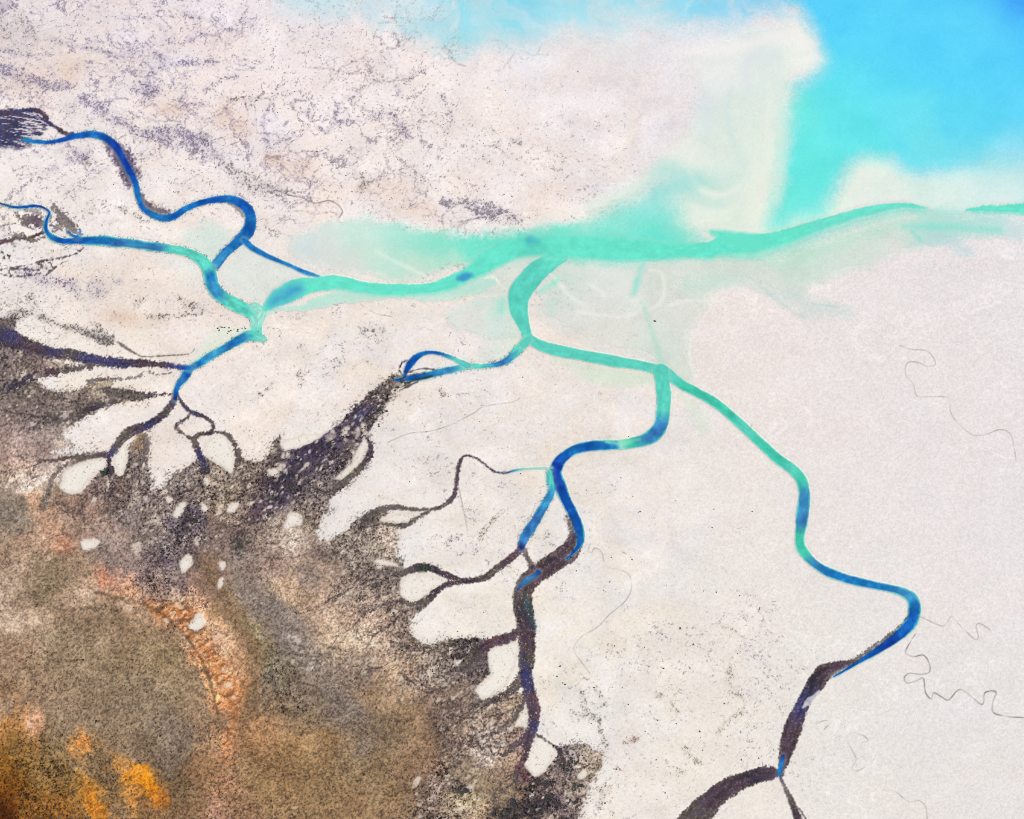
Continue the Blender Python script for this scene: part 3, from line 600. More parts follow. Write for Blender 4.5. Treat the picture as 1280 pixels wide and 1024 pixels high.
def soft(poly, f, ctrl, strength=1.0, water=None, smooth=True, nz=0.0, thresh=0.5, ds=1.0):
    W, sd = polysd(poly, f * 1.6 + 4, smooth, 10.0, warp=(22 * NW1 + nz * RAGU * 6, 22 * NW2 + nz * RAGV * 6))
    sd = sd + ds * f * 1.5 * (fbm(U[W] / 24 + 3 * NW1[W], V[W] / 15, 3, 154) - .5) + 0.35 * min(f, 8) * (GU[W] - .5)
    m = ss(f, -f, sd) * strength
    if nz:
        m = m * np.clip(0.55 + nz * (fbm(U[W] / 34 + 6 * NW1[W] + V[W] / 60, V[W] / 26 - U[W] / 200, 5, 150) - 0.35) * 2.0 + .12 * (GU[W] - .5), 0, 1)
    if isinstance(ctrl, tuple):
        c = np.array(ctrl, np.float32) + np.zeros(m.shape + (3,), np.float32)
    else:
        c = rbf(ctrl, 30 * NW1, 30 * NW2)[W]
    wsp = np.abs(fbm(U[W] / 38 + 5 * NW2[W], V[W] / 19 + 5 * NW1[W], 3, 157) - .5)
    c = c + ((mott[W]) * 12 + (GU[W] - .5) * 4 + ss(.06, .0, wsp) * (0 if water == 'sea' else 2.5))[..., None] * np.array([1.3, 1, 1], np.float32)
    over(m, c, W)
    if water:
        i = OPEN.setdefault(water, len(OPEN) + 1)
        q = WLAB[W]
        q[m > thresh] = i
        WLAB[W] = q
        WDEP[W] = np.maximum(WDEP[W], m)
        LAB[W] = np.where(m > thresh, 0, LAB[W])
    return W, m


SEA = [(978, -4), (996, 12), (1016, 38), (1029, 62), (1031, 72), (1025, 88), (1011, 104), (997, 122), (988, 146), (982, 168), (979, 228), (968, 262), (962, 284), (996, 280), (1030, 264), (1041, 244),
       (1052, 220), (1072, 203), (1105, 201), (1152, 208), (1219, 194), (1300, 184), (1500, 180), (1500, -170), (930, -170), (950, -60)]
soft([(340, -170), (1000, -170), (985, 0), (955, 16), (900, 28), (850, 34), (760, 42), (650, 56), (590, 66), (520, 44), (470, 26), (400, 12), (350, 2)], 22,
     [(400, 5, 40, 190, 226, 232), (480, 5, 40, 196, 228, 236), (560, 10, 40, 152, 224, 236), (620, 5, 40, 120, 218, 238), (600, 45, 30, 186, 230, 232), (700, 10, 40, 150, 224, 240), (780, 8, 40, 150, 224, 240), (850, 5, 40, 128, 214, 242), (930, 8, 30, 106, 204, 246),
      (700, 40, 30, 205, 230, 234), (800, 30, 30, 198, 230, 234), (900, 24, 20, 178, 226, 240), (500, 35, 30, 210, 228, 232), (600, -100, 100, 90, 205, 240)], .95, 'shallow_water', nz=.55, thresh=.45)
soft([(600, 50), (700, 40), (860, 32), (960, 20), (1000, 30), (1000, 70), (900, 76), (820, 78), (720, 78), (640, 80)], 20,
     [(650, 70, 30, 228, 230, 232), (760, 60, 40, 226, 230, 232), (850, 50, 30, 226, 232, 234), (920, 38, 20, 196, 230, 236), (960, 50, 20, 232, 236, 232), (900, 66, 20, 238, 236, 234)], .7, nz=.25)
# pale spit and sand bar under thin water
soft([(860, 68), (900, 50), (960, 34), (1000, 30), (1022, 48), (1032, 68), (1018, 92), (990, 106), (986, 170), (982, 232), (968, 270), (940, 290), (880, 292), (855, 300), (846, 280), (856, 250), (836, 230), (800, 246), (760, 262), (740, 258),
      (800, 222), (840, 190), (868, 150), (884, 110), (870, 84)], 15,
     [(985, 52, 20, 237, 241, 232), (1010, 72, 14, 237, 242, 230), (950, 74, 20, 225, 235, 230), (905, 66, 18, 238, 239, 234), (900, 95, 20, 231, 235, 232), (960, 110, 20, 221, 235, 226), (880, 135, 20, 221, 233, 228), (940, 150, 24, 225, 237, 226), (960, 200, 24, 227, 239, 224), (900, 190, 20, 223, 235, 224),
      (860, 200, 14, 235, 239, 228), (945, 240, 16, 235, 241, 226), (900, 225, 16, 207, 231, 220), (868, 228, 12, 175, 227, 214), (920, 270, 16, 225, 239, 222), (860, 268, 12, 225, 239, 224), (875, 285, 12, 231, 241, 226), (830, 225, 14, 195, 231, 220), (790, 240, 14, 217, 235, 222), (850, 180, 14, 237, 239, 228), (955, 265, 10, 233, 241, 226)], .93, 'shallow_water', nz=.0, ds=.5)
soft([(1040, 248), (1056, 222), (1074, 205), (1110, 204), (1150, 210), (1220, 205), (1300, 196), (1500, 200), (1500, 262), (1300, 256), (1220, 260), (1180, 264), (1150, 256), (1110, 251), (1062, 263), (1000, 287), (965, 297), (905, 293), (880, 290), (940, 282)], 9,
     [(1070, 225, 20, 233, 241, 228), (1110, 235, 20, 225, 239, 230), (1160, 225, 20, 215, 239, 230), (1200, 235, 20, 217, 239, 232), (1250, 210, 20, 175, 233, 236), (1275, 225, 16, 197, 233, 232), (1250, 245, 16, 225, 239, 232), (1180, 255, 12, 225, 241, 230), (1130, 247, 10, 237, 242, 232), (1040, 270, 14, 227, 241, 226), (980, 290, 14, 229, 241, 226), (1400, 220, 40, 189, 233, 236)], .95, 'shallow_water', nz=.0, ds=.5)
soft(SEA, 20, [(1284, -4, 16, 52, 140, 240), (1262, 8, 14, 74, 182, 250), (1240, 30, 20, 90, 208, 254), (1276, 50, 18, 86, 206, 254), (1150, 30, 60, 92, 212, 255), (1050, 20, 40, 92, 214, 254), (1220, 80, 50, 92, 214, 254), (1100, 100, 50, 96, 224, 247), (1040, 130, 40, 102, 230, 236), (1060, 180, 40, 108, 236, 232), (1010, 220, 30, 106, 234, 224),
               (985, 265, 18, 122, 236, 222), (1200, 160, 40, 98, 222, 246), (1270, 130, 40, 94, 214, 250), (1150, 185, 24, 112, 226, 238), (1280, 170, 24, 110, 222, 244), (1000, 140, 16, 118, 236, 218), (1000, 30, 16, 96, 216, 250), (1035, 85, 16, 96, 228, 246), (1250, -100, 50, 60, 170, 245), (1050, -100, 90, 80, 200, 250), (1420, 60, 60, 70, 190, 252)], 1.0, 'sea', ds=.25)
soft([(1095, 150), (1130, 188), (1170, 204), (1220, 206), (1290, 204), (1500, 200), (1500, 120), (1300, 120), (1150, 120)], 22, [(1120, 170, 20, 108, 228, 242), (1160, 190, 16, 120, 226, 236), (1220, 160, 20, 98, 220, 246), (1220, 195, 14, 130, 226, 238), (1280, 190, 20, 138, 224, 242), (1280, 140, 20, 96, 216, 250), (1400, 160, 40, 96, 216, 250)], .9, 'sea', ds=.3)
for pts, c, f, s_ in [([(850, 66, 6), (900, 62, 9), (940, 55, 8), (962, 46, 8), (990, 44, 10), (1012, 58, 10), (1022, 74, 8)], (246, 241, 238), 6, .6), ([(940, 70, 10), (955, 66, 14), (975, 70, 8)], (222, 230, 230), 8, .6), ([(936, 72, 5), (932, 90, 8), (936, 112, 6)], (220, 228, 234), 6, .5),
                     ([(985, 106, 8), (978, 150, 10), (978, 200, 10), (970, 250, 10)], (212, 238, 224), 9, .6), ([(850, 286, 6), (846, 270, 8), (858, 258, 8), (872, 262, 6)], (232, 238, 226), 5, .6), ([(948, 200, 6), (950, 235, 12), (944, 262, 8)], (238, 238, 226), 8, .5), ([(880, 120, 14), (884, 150, 18), (880, 175, 10)], (214, 228, 228), 12, .5), ([(872, 180, 3), (862, 205, 5), (866, 226, 6), (882, 240, 6), (905, 243, 4), (922, 236, 2)], (240, 242, 230), 5, .75), ([(846, 196, 3), (842, 220, 5), (856, 240, 6), (880, 254, 6), (905, 258, 3)], (204, 228, 220), 6, .6), ([(915, 110, 3), (908, 140, 5), (916, 175, 6), (930, 205, 4)], (208, 228, 226), 7, .55), ([(965, 115, 3), (958, 150, 6), (962, 190, 6), (952, 225, 5)], (238, 242, 230), 6, .6), ([(1060, 262, 3), (1000, 284, 4), (962, 292, 5), (910, 288, 4)], (240, 243, 232), 3, .7)]:
    W, D, A, S, T, P, hw = stroke(pts, f + 6)
    over(ss(f, -f, D + 8 * NW1[W]) * s_, c, W)
# broad shallows along the main channel
soft([(362, 318), (372, 296), (400, 278), (440, 274), (490, 278), (530, 288), (600, 293), (680, 290), (730, 288), (780, 292), (870, 304), (870, 322), (600, 334), (520, 352), (470, 350), (430, 344), (385, 334)], 10,
     [(400, 290, 18, 220, 234, 226), (380, 306, 14, 210, 226, 224), (400, 318, 16, 218, 222, 216), (440, 335, 14, 214, 220, 212), (450, 296, 18, 202, 232, 220), (480, 325, 16, 196, 228, 212), (500, 300, 18, 172, 230, 212), (540, 308, 18, 140, 230, 206), (530, 335, 12, 204, 226, 208), (570, 330, 10, 186, 226, 206), (590, 305, 16, 114, 228, 202), (640, 305, 16, 98, 226, 198),
      (680, 288, 10, 176, 228, 212), (700, 300, 14, 108, 228, 202), (740, 285, 12, 146, 230, 212), (790, 268, 16, 140, 228, 216), (830, 250, 14, 158, 228, 221), (760, 262, 10, 206, 228, 218), (850, 228, 14, 194, 228, 220), (820, 238, 10, 180, 228, 220), (840, 285, 14, 104, 230, 210), (800, 290, 14, 102, 230, 208), (860, 290, 8, 170, 234, 214)], .97, 'shallow_water', nz=.0)
soft([(660, 300), (720, 284), (780, 262), (825, 236), (852, 214), (868, 222), (858, 250), (848, 275), (860, 296), (880, 306), (870, 322), (760, 324), (680, 318)], 17,
     [(700, 300, 14, 118, 228, 204), (740, 288, 14, 146, 230, 212), (780, 275, 14, 142, 229, 214), (760, 300, 14, 108, 229, 204), (815, 262, 14, 142, 229, 218), (830, 240, 14, 164, 229, 222), (850, 222, 12, 188, 230, 222), (850, 255, 10, 176, 231, 220), (810, 292, 14, 108, 229, 208), (845, 285, 10, 128, 231, 212), (865, 300, 10, 120, 229, 206)], .92, 'shallow_water', ds=.2)
soft([(690, 326), (760, 320), (860, 322), (960, 318), (1040, 298), (1090, 278), (1150, 260), (1300, 266), (1500, 270), (1500, 294), (1290, 290), (1235, 294), (1180, 300), (1150, 312), (1090, 330), (1020, 352), (1000, 372), (960, 362), (910, 356), (878, 386), (864, 430), (872, 470), (850, 478), (820, 452), (780, 440), (710, 420), (678, 402), (672, 378), (690, 348)], 10,
     [(720, 340, 14, 198, 226, 210), (760, 350, 18, 206, 222, 212), (700, 360, 14, 196, 226, 212), (700, 395, 18, 214, 222, 214), (740, 380, 18, 216, 222, 214), (760, 410, 18, 218, 224, 214), (800, 350, 18, 204, 222, 210), (830, 350, 14, 200, 220, 208), (850, 400, 18, 214, 224, 214), (830, 430, 16, 204, 224, 208), (860, 455, 12, 206, 222, 204), (900, 340, 14, 192, 222, 204), (870, 350, 14, 196, 222, 208),
      (950, 335, 16, 198, 222, 206), (1000, 340, 16, 184, 220, 198), (1050, 310, 16, 196, 226, 208), (1020, 318, 12, 184, 228, 208), (1100, 285, 12, 180, 228, 206), (1080, 305, 14, 202, 224, 208), (1140, 276, 10, 186, 230, 212), (1160, 284, 9, 136, 226, 206), (1200, 280, 10, 146, 226, 210), (1240, 276, 12, 146, 226, 214), (1280, 285, 14, 188, 222, 222), (1150, 298, 9, 176, 218, 206), (1120, 305, 10, 208, 220, 208), (1000, 362, 10, 204, 220, 212), (960, 350, 10, 208, 224, 212)], .93, 'shallow_water', nz=.15)
soft([(940, 352), (960, 356), (1010, 372), (1060, 385), (1050, 392), (1010, 398), (985, 385), (955, 370)], 10, (206, 220, 216), .6)
soft([(1170, 286), (1195, 300), (1215, 318), (1208, 322), (1188, 312), (1160, 304)], 6, (186, 216, 216), .55)
soft([(556, 392), (575, 378), (605, 370), (636, 372), (652, 398), (660, 418), (640, 424), (600, 422), (568, 412)], 5,
     [(570, 392, 12, 214, 230, 222), (590, 402, 10, 220, 222, 216), (600, 380, 10, 208, 230, 220), (628, 385, 8, 158, 230, 208), (630, 405, 12, 196, 230, 218), (600, 418, 10, 206, 230, 218), (650, 408, 8, 198, 228, 216)], .92, 'shallow_water', nz=.15)
soft([(600, 350), (618, 336), (640, 322), (664, 318), (682, 319), (668, 330), (648, 346), (636, 364), (640, 384), (625, 376), (596, 366), (585, 356)], 5, (216, 224, 212), .85)
soft([(326, 396), (352, 385), (390, 380), (470, 380), (540, 376), (590, 366), (618, 352), (600, 348), (500, 366), (420, 364), (352, 380)], 3.5, (190, 230, 214), .95, 'shallow_water')
soft([(276, 335), (300, 312), (330, 322), (372, 346), (340, 368), (324, 384), (304, 374), (280, 352)], 9, (218, 230, 222), .65)
soft([(222, 297), (258, 280), (290, 288), (284, 308), (258, 322), (230, 308)], 9, (204, 230, 218), .6)
soft([(196, 326), (256, 322), (262, 352), (240, 350)], 12, (226, 233, 226), .6)
soft([(260, 420), (300, 410), (318, 405), (300, 424), (270, 440), (250, 450), (240, 448)], 5, (222, 232, 214), .7)
soft([(690, 446), (760, 462), (815, 470), (812, 482), (770, 484), (720, 466)], 7, (212, 226, 204), .75)
soft([(842, 480), (870, 498), (890, 520), (880, 540), (862, 520), (846, 500)], 8, (216, 226, 208), .6)
soft([(600, 440), (640, 420), (656, 425), (640, 445), (610, 455)], 6, (214, 230, 214), .5)


def soft_line(pts, c, f=2.0, s=.6):
    W, D, A, S, T, P, hw = stroke(pts, f + 4)
    over(np.clip(ss(f * 1.3, -f * 0.8, D + 3 * RAGU[W]) * s * (0.5 + 0.7 * N6[W]), 0, 1) * (.85 if c is WHT else 1), c, W)


WHT = (240, 242, 232)
for pts, f, s in [([(688, 342, 2), (698, 352, 4), (710, 368, 4), (728, 380, 2)], 2, .8), ([(722, 390, 2), (750, 394, 3), (775, 396, 3), (795, 392, 3), (804, 380, 3)], 2.5, .75), ([(812, 338, 2), (826, 340, 4), (830, 352, 4), (829, 370, 4), (822, 381, 3), (810, 388, 2)], 2.5, .8),
                  ([(606, 347, 2), (614, 345, 2), (622, 352, 2), (634, 364, 1.5)], 1.5, .8), ([(470, 314, 2), (500, 330, 3), (530, 344, 3)], 3, .7), ([(430, 340, 2), (470, 350, 3), (500, 352, 2)], 3, .5), ([(836, 382, 2), (860, 376, 3), (900, 377, 2)], 2.5, .7), ([(736, 356, 2), (748, 362, 3), (756, 370, 2)], 2, .7),
                  ([(864, 430, 1), (862, 450, 2), (870, 470, 1)], 2, .7), ([(866, 425, 1), (880, 395, 2), (900, 378, 1)], 2, .4), ([(870, 352, 2), (910, 354, 3), (935, 362, 3)], 3, .5), ([(790, 375, 6), (800, 378, 10), (806, 380, 6)], 4, .6), ([(480, 420, 1), (500, 428, 1), (520, 420, 2), (540, 410, 2), (530, 395, 1)], 1.5, .5),
                  ([(560, 282, 3), (640, 282, 4), (700, 268, 5), (760, 250, 4), (810, 222, 4)], 5, .5)]:
    soft_line(pts, WHT, f, s)
for pts, c, f, s in [([(802, 333, 4), (797, 350, 6), (792, 368, 4)], (150, 225, 210), 4, .75), ([(803, 378, 3), (812, 405, 4), (822, 435, 5), (829, 460, 8)], (176, 222, 202), 4, .65), ([(690, 378, 10), (688, 390, 8)], (190, 224, 212), 5, .5), ([(628, 376, 6), (626, 390, 5)], (150, 228, 206), 4, .6),
                     ([(860, 355, 14), (900, 354, 12), (930, 350, 6)], (186, 222, 212), 7, .5), ([(951, 352, 1.5), (952, 360, 1.5), (965, 370, 2), (985, 386, 3), (1005, 397, 3)], (186, 214, 208), 2.5, .6), ([(1015, 380, 1), (1050, 384, 1)], (176, 204, 200), 2, .5), ([(1140, 290, 3), (1150, 300, 3)], (130, 222, 204), 3, .7), ([(870, 228, 12), (852, 232, 10)], (160, 226, 214), 6, .4)]:
    soft_line(pts, c, f, s)

# ------------------------------------------------------------------ 4. creeks
PAL = {
    'N': (20, 58, 156), 'D': (18, 84, 172), 'B': (30, 116, 186), 'S': (52, 110, 174), 'L': (56, 142, 192), 'T': (94, 210, 190), 'Q': (106, 229, 202), 'M': (158, 228, 210), 'G': (66, 196, 168), 'c': (48, 46, 112),
    'p': (74, 55, 65), 'k': (50, 43, 54), 'o': (99, 88, 81), 'n': (54, 52, 98), 't': (160, 146, 132), 'g': (124, 113, 106), 'r': (98, 66, 74), 's': (222, 214, 204), 'b': (84, 74, 66), 'x': (60, 138, 190), 'q': (112, 226, 204), 'v': (72, 52, 84),
}


def creek(name, pts, edge=None, ew=0.55, wob=0.5, dark=None, rough=0.16, low=0.0):
    """a reach of open water along a traced centre line"""
    rows = [(p[0], p[1], p[2]) + PAL[p[3]] for p in pts]
    W, D, A, S, T, P, hw = stroke(rows, 6)
    idx = np.arange(len(P))
    c = np.stack([np.interp(T, idx, P[:, 3 + j]) for j in range(3)], -1).astype(np.float32)
    D = D + wob * 2.2 * RAGU[W] + wob * (N2[W] - .5) + hw * .22 * (vn(A / 22.0, A * 0 + 3, 165) - .4) * (hw < 11)
    over(ss(6, 0, D) * .34 * (0.3 + 1.1 * N6[W]) * (D > 0), (206, 214, 204), W)
    if wob >= .7 and name != 'main_channel':
        over(ss(3.2, 0, np.abs(D - .6)) * ss(.80, .9, GU[W]) * .65, (70, 66, 76), W)
    fe = 0.9 + low * np.clip(S, 0, 1) * ss(870, 960, U[W])
    if name == 'main_channel':
        fe = fe + 8 * np.clip(-S, 0, 1) * ss(570, 640, U[W]) * ss(885, 845, U[W]) + 4 * np.clip(S, 0, 1) * ss(400, 440, U[W])
    f = ss(fe, -fe, D)
    e = PAL[edge] if edge else None
    nz = vn(A / 9.0, S * 2.2 + 11, 160) * 0.6 + vn(A / 3.0, S * 5, 161) * 0.4
    if e is not None:
        k = ss(1 - ew, 1.0, np.abs(S) + 0.35 * (nz - .5))
        c = c * (1 - 0.75 * k[..., None]) + np.array(e, np.float32) * (0.75 * k[..., None])
    dp = fbm(U[W] / 9.0, V[W] / 9.0, 3, 167) - .5
    blue = ss(90, 40, c[..., 0])
    c = c * (1 + (dp * .38 * blue)[..., None]) + (np.clip(dp - .02, 0, 1) * 95 * blue)[..., None] * np.array([.35, .6, .25], np.float32)
    c = c * (1 + (rough * (nz - .5) * 2)[..., None]) + ((GR[W] - .5) * 10)[..., None]
    if dark is not None:
        k = ss(0.58, 0.74, nz + dark * 0.25 - .12) * .5 * ss(70, 30, c[..., 0])
        c = c * (1 - k[..., None]) + np.array(PAL['N'], np.float32) * k[..., None]
    over(f, np.clip(c, 4, 250), W)
    i = OPEN.setdefault(name, len(OPEN) + 1)
    q = WLAB[W]
    q[f > 0.5] = i
    WLAB[W] = q
    WDEP[W] = np.maximum(WDEP[W], f)
    LAB[W] = np.where(f > 0.5, 0, LAB[W])
    ROUGH[W] *= (1 - f)
    HGT[W] = HGT[W] * (1 - f)
    marsh[W] *= (1 - f)


def mud(name, pts, rag=1.0, streak=0.5, edge=True, op=1.0, grain=0.4, tuft=.5, fth=1.0):
    """a drained reach: dark organic mud with streaks along the flow"""
    rows = [(p[0], p[1], p[2]) + PAL[p[3]] for p in pts]
    W, D, A, S, T, P, hw = stroke(rows, 7)
    idx = np.arange(len(P))
    c = np.stack([np.interp(T, idx, P[:, 3 + j]) for j in range(3)], -1).astype(np.float32)
    D = D + rag * (3.4 * RAGU[W] + 3.0 * (N2[W] - .5) + 1.6 * (N1[W] - .5))
    f = ss(fth, -fth, D) * op
    st = vn(A / 16.0, S * 3.0 + 3, 170) * .55 + vn(A / 6.0, S * 7.0, 171) * .45
    c = c * (1 + (streak * (st - .5) * 1.5 + grain * (GU[W] - .5) * .85)[..., None])
    k = ss(0.55, 0.75, st) * 0.35
    c = c * (1 - k[..., None]) + np.array(PAL['n'], np.float32) * k[..., None]
    if edge:
        k = ss(0.62, 1.0, np.abs(S) + 0.5 * (N2[W] - .5)) * 0.5
        c = c * (1 - k[..., None]) + np.array(PAL['g'], np.float32) * k[..., None]
    k = ss(0.88, 0.99, GU[W] + .1 * (st - .5)) * .4
    c = c * (1 - k[..., None]) + np.array((168, 152, 136), np.float32) * k[..., None]
    over(f, np.clip(c, 6, 245), W)
    i = label(name)
    q = LAB[W]
    q[f > 0.5] = i
    LAB[W] = q
    if tuft:
        ROUGH[W] = np.maximum(ROUGH[W] * (1 - f), f * tuft)
    HGT[W] = HGT[W] * (1 - f) - 0.5 * f


# drained mud reaches ------------------------------------------------------
SW = 'mud_channel|south west'
mud(SW, [(235, 460, 6, 'c'), (218, 458, 6, 'c'), (201, 456, 8, 'p'), (175, 454, 11, 'p'), (151, 454, 12, 'n'), (128, 452, 13, 'n'), (107, 448, 14, 'n'), (87, 443, 14, 'b'), (67, 441, 12, 'n'), (47, 436, 15, 'p'), (30, 431, 18, 'p'), (13, 422, 22, 'n'), (-8, 414, 26, 'k'), (-60, 400, 30, 'k')])
mud(SW, [(128, 456, 5, 'o'), (111, 458, 6, 'o'), (87, 462, 7, 'o'), (64, 465, 9, 'p'), (44, 470, 11, 'p'), (27, 478, 12, 'k'), (10, 484, 14, 'k')], 1.6)
mud(SW, [(215, 466, 1.5, 'g'), (195, 468, 2, 'g'), (180, 464, 2, 'g'), (176, 470, 2.5, 'g'), (151, 474, 3, 'g'), (130, 474, 5, 'o'), (112, 478, 7, 'o')], 1.2, op=.8)
mud(SW, [(216, 492, 2.5, 'p'), (198, 494, 4, 'p'), (181, 494, 7, 'o'), (161, 493, 12, 'o'), (144, 492, 13, 'o'), (134, 488, 10, 'o')], 1.6)
mud(SW, [(150, 502, 6, 'o'), (134, 503, 8, 'o'), (114, 511, 9, 'k'), (94, 519, 9, 'o'), (77, 523, 12, 'o'), (60, 524, 12, 'o')], 1.8)
mud(SW, [(219, 497, 8, 'n'), (210, 513, 10, 'b'), (198, 523, 10, 'k'), (186, 531, 9, 'n'), (171, 537, 13, 'p'), (158, 543, 13, 'o'), (148, 555, 10, 'o'), (138, 567, 8, 'n'), (130, 570, 6, 'o')], .8)
mud(SW, [(134, 568, 6, 'p'), (114, 570, 6, 'o'), (91, 572, 6, 'o'), (67, 575, 5, 'o'), (50, 576, 4, 'g')], 1.0)
mud(SW, [(135, 568, 7, 'n'), (137, 579, 8, 'p'), (139, 590, 9, 'k')], 1.0)
mud(SW, [(91, 574, 3, 'o'), (81, 582, 4, 'o'), (69, 594, 5, 'o'), (64, 605, 6, 'g'), (60, 620, 7, 'g'), (55, 635, 7, 'g')], 1.2, op=.75)
mud(SW, [(220, 489, 5, 'c'), (227, 503, 5, 'p'), (239, 515, 5, 'n'), (255, 521, 5, 'p'), (266, 529, 5, 'o'), (266, 537, 4.5, 'p'), (262, 542, 5, 'k'), (250, 543, 6, 'o'), (242, 549, 7, 'o')], .6)
mud(SW, [(239, 515, 3.5, 'p'), (233, 523, 3.5, 'o'), (221, 530, 3.5, 'p'), (221, 537, 3.5, 'o'), (232, 544, 4, 'o'), (241, 549, 6, 'o'), (245, 556, 9, 'o'), (249, 567, 8, 'n'), (254, 578, 9, 'n'), (258, 588, 12, 'k')], .8)
mud(SW, [(267, 540, 3.5, 'p'), (282, 543, 4, 'o'), (291, 552, 6, 'o'), (295, 563, 7, 'o'), (299, 576, 9, 'o')], 1.3)
mud(SW, [(181, 545, 6, 'g'), (185, 555, 7, 'g'), (180, 568, 10, 'o'), (174, 580, 14, 'o')], 1.6, op=.8)
mud(SW, [(160, 560, 2, 'g'), (165, 566, 3, 'g'), (162, 572, 3, 'o')], 1.0, op=.7)
mud(SW, [(243, 436, 1, 'x'), (238, 442, 1, 'g'), (220, 444, 1.2, 'o'), (182, 446, 1.5, 'o'), (172, 443, 2, 'o'), (156, 434, 4, 'o'), (148, 428, 4, 'g')], .4, op=.8, tuft=0)
grain_stroke([(35, 392, 5), (55, 398, 6), (78, 408, 7), (101, 413, 7), (125, 423, 12), (141, 425, 6)], (104, 95, 90), .95, 4, None, .45)
grain_stroke([(118, 404, 4), (128, 418, 8), (134, 424, 6)], (108, 98, 100), .8, 4, None, .3)
grain_stroke([(-5, 408, 20), (18, 396, 14), (36, 388, 10), (44, 382, 5)], (104, 94, 90), .9, 5, None, .45)
BR = 'mud_channel|braided'
mud(BR, [(512, 470, 5, 'o'), (490, 482, 14, 'o'), (472, 494, 16, 'o'), (459, 508, 16, 'p'), (447, 521, 16, 'k'), (432, 536, 14, 'p'), (415, 550, 12, 'k'), (398, 564, 11, 'k'), (380, 577, 12, 'k'), (362, 592, 14, 'k'), (352, 607, 16, 'k'), (340, 624, 12, 'k'), (332, 644, 8, 'p'), (322, 652, 5, 'p')], 3.4, .6, False, .62, .9, .95)
mud(BR, [(460, 512, 6, 'n'), (450, 522, 8, 'n'), (440, 533, 6, 'k')], 2.4, .5, False, .8)
mud(BR, [(476, 500, 4, 'k'), (468, 512, 5, 'k'), (458, 524, 6, 'k'), (445, 545, 8, 'b')], 2.4, .5, False, .6)
for (u, v, ru, rv, n_) in [(472, 502, 34, 24, 60), (430, 560, 40, 40, 90), (380, 600, 50, 36, 90), (300, 615, 60, 40, 130), (220, 640, 60, 50, 120), (460, 690, 50, 60, 120), (540, 840, 60, 40, 120), (600, 920, 50, 40, 60), (700, 980, 44, 50, 90), (560, 1000, 40, 30, 70), (70, 500, 70, 60, 110), (160, 620, 50, 40, 80), (430, 790, 70, 50, 90)]:
    R_ = np.random.RandomState(u * 7 + v)
    for _ in range(n_):
        a_, b_ = u + ru * R_.uniform(-1, 1), v + rv * R_.uniform(-1, 1)
        q_ = R_.uniform(.7, 1.9) * (1 + 1.2 * (R_.rand() > .88))
        W = window(a_ - 8, a_ + 8, b_ - 8, b_ + 8)
        x_, y_ = rot(U[W] - a_, V[W] - b_, 135 + R_.uniform(-30, 30), q_ * R_.uniform(1.3, 2.4), q_)
        over(ss(1.3, .5, np.hypot(x_, y_) + 1.2 * (N3[W] - .5)) * marsh[W] * R_.uniform(.4, .85), (222, 208, 192), W)
mud(BR, [(457, 545, 4, 'o'), (464, 558, 6, 'p'), (462, 572, 6, 'p'), (449, 587, 8, 'o'), (432, 602, 9, 'o'), (420, 612, 10, 'o')], 1.0, .5, False, .95, .5)
mud(BR, [(502, 468, 1.5, 'k'), (499, 461, 1.5, 'k'), (503, 454, 2, 'k'), (510, 450, 1.5, 'k')], .6)
TC = 'mud_channel|thin'
mud(TC, [(634, 591, 2.2, 'n'), (625, 591, 2.6, 'n'), (616, 588, 2.6, 'p'), (600, 576, 2.8, 'p'), (586, 569.5, 2.8, 'p'), (577, 574, 4, 'p'), (572, 590, 5, 'p'), (570, 607, 5, 'p'), (567, 620, 6, 'p'), (556, 631, 5.5, 'o'), (539, 637, 4, 'o'), (512, 636, 5, 'o'), (492, 634, 8, 'o'), (474, 639, 10, 'o'), (459, 649, 14, 'o')], .6, .4, True, .95)
mud(TC, [(538, 638, 3, 'o'), (522, 647, 4, 'o'), (506, 657, 6, 'o'), (492, 656, 5, 'o'), (479, 655, 4, 'g')], .9)
SO = 'mud_channel|south'
mud(SO, [(652, 679, 9, 'n'), (647, 691, 8, 'r'), (633, 702, 9, 'p'), (620, 712, 9, 'o'), (606, 722, 8, 'b'), (586, 726, 7, 'p'), (573, 725, 7, 'k'), (559, 719, 8, 'p'), (543, 712, 8, 'k'), (526, 709, 11, 'k'), (512, 713, 9, 'o'), (499, 718, 8, 'o')], .7)
mud(SO, [(573, 727, 7, 'p'), (556, 732, 7, 'p'), (543, 741, 9, 'k'), (533, 752, 9, 'o'), (524, 760, 9, 'o')], .8)
mud(SO, [(529, 750, 6, 'o'), (518, 756, 6, 'o'), (505, 752, 5, 'o')], 1.0)
mud(SO, [(653, 682, 4, 'r'), (657, 692, 6, 'o'), (663, 704, 6, 'o')], .8, op=.9)
mud(SO, [(648, 791, 11, 'p'), (633, 798, 12, 'p'), (616, 803, 13, 'r'), (604, 811, 15, 'p'), (594, 822, 18, 'b'), (584, 832, 18, 'o')], 1.1)
mud(SO, [(657, 838, 12, 'b'), (647, 855, 12, 'o'), (633, 868, 11, 'o'), (616, 876, 8, 'o'), (602, 878, 6, 'g')], 1.2)
mud(SO, [(660, 868, 8, 'p'), (648, 888, 8, 'b'), (636, 904, 8, 'o'), (622, 916, 8, 'g')], 1.8, op=.8)
mud(SO, [(667, 912, 9, 'k'), (653, 924, 9, 'p'), (641, 934, 8, 'o'), (630, 944, 6, 'o')], 1.5)
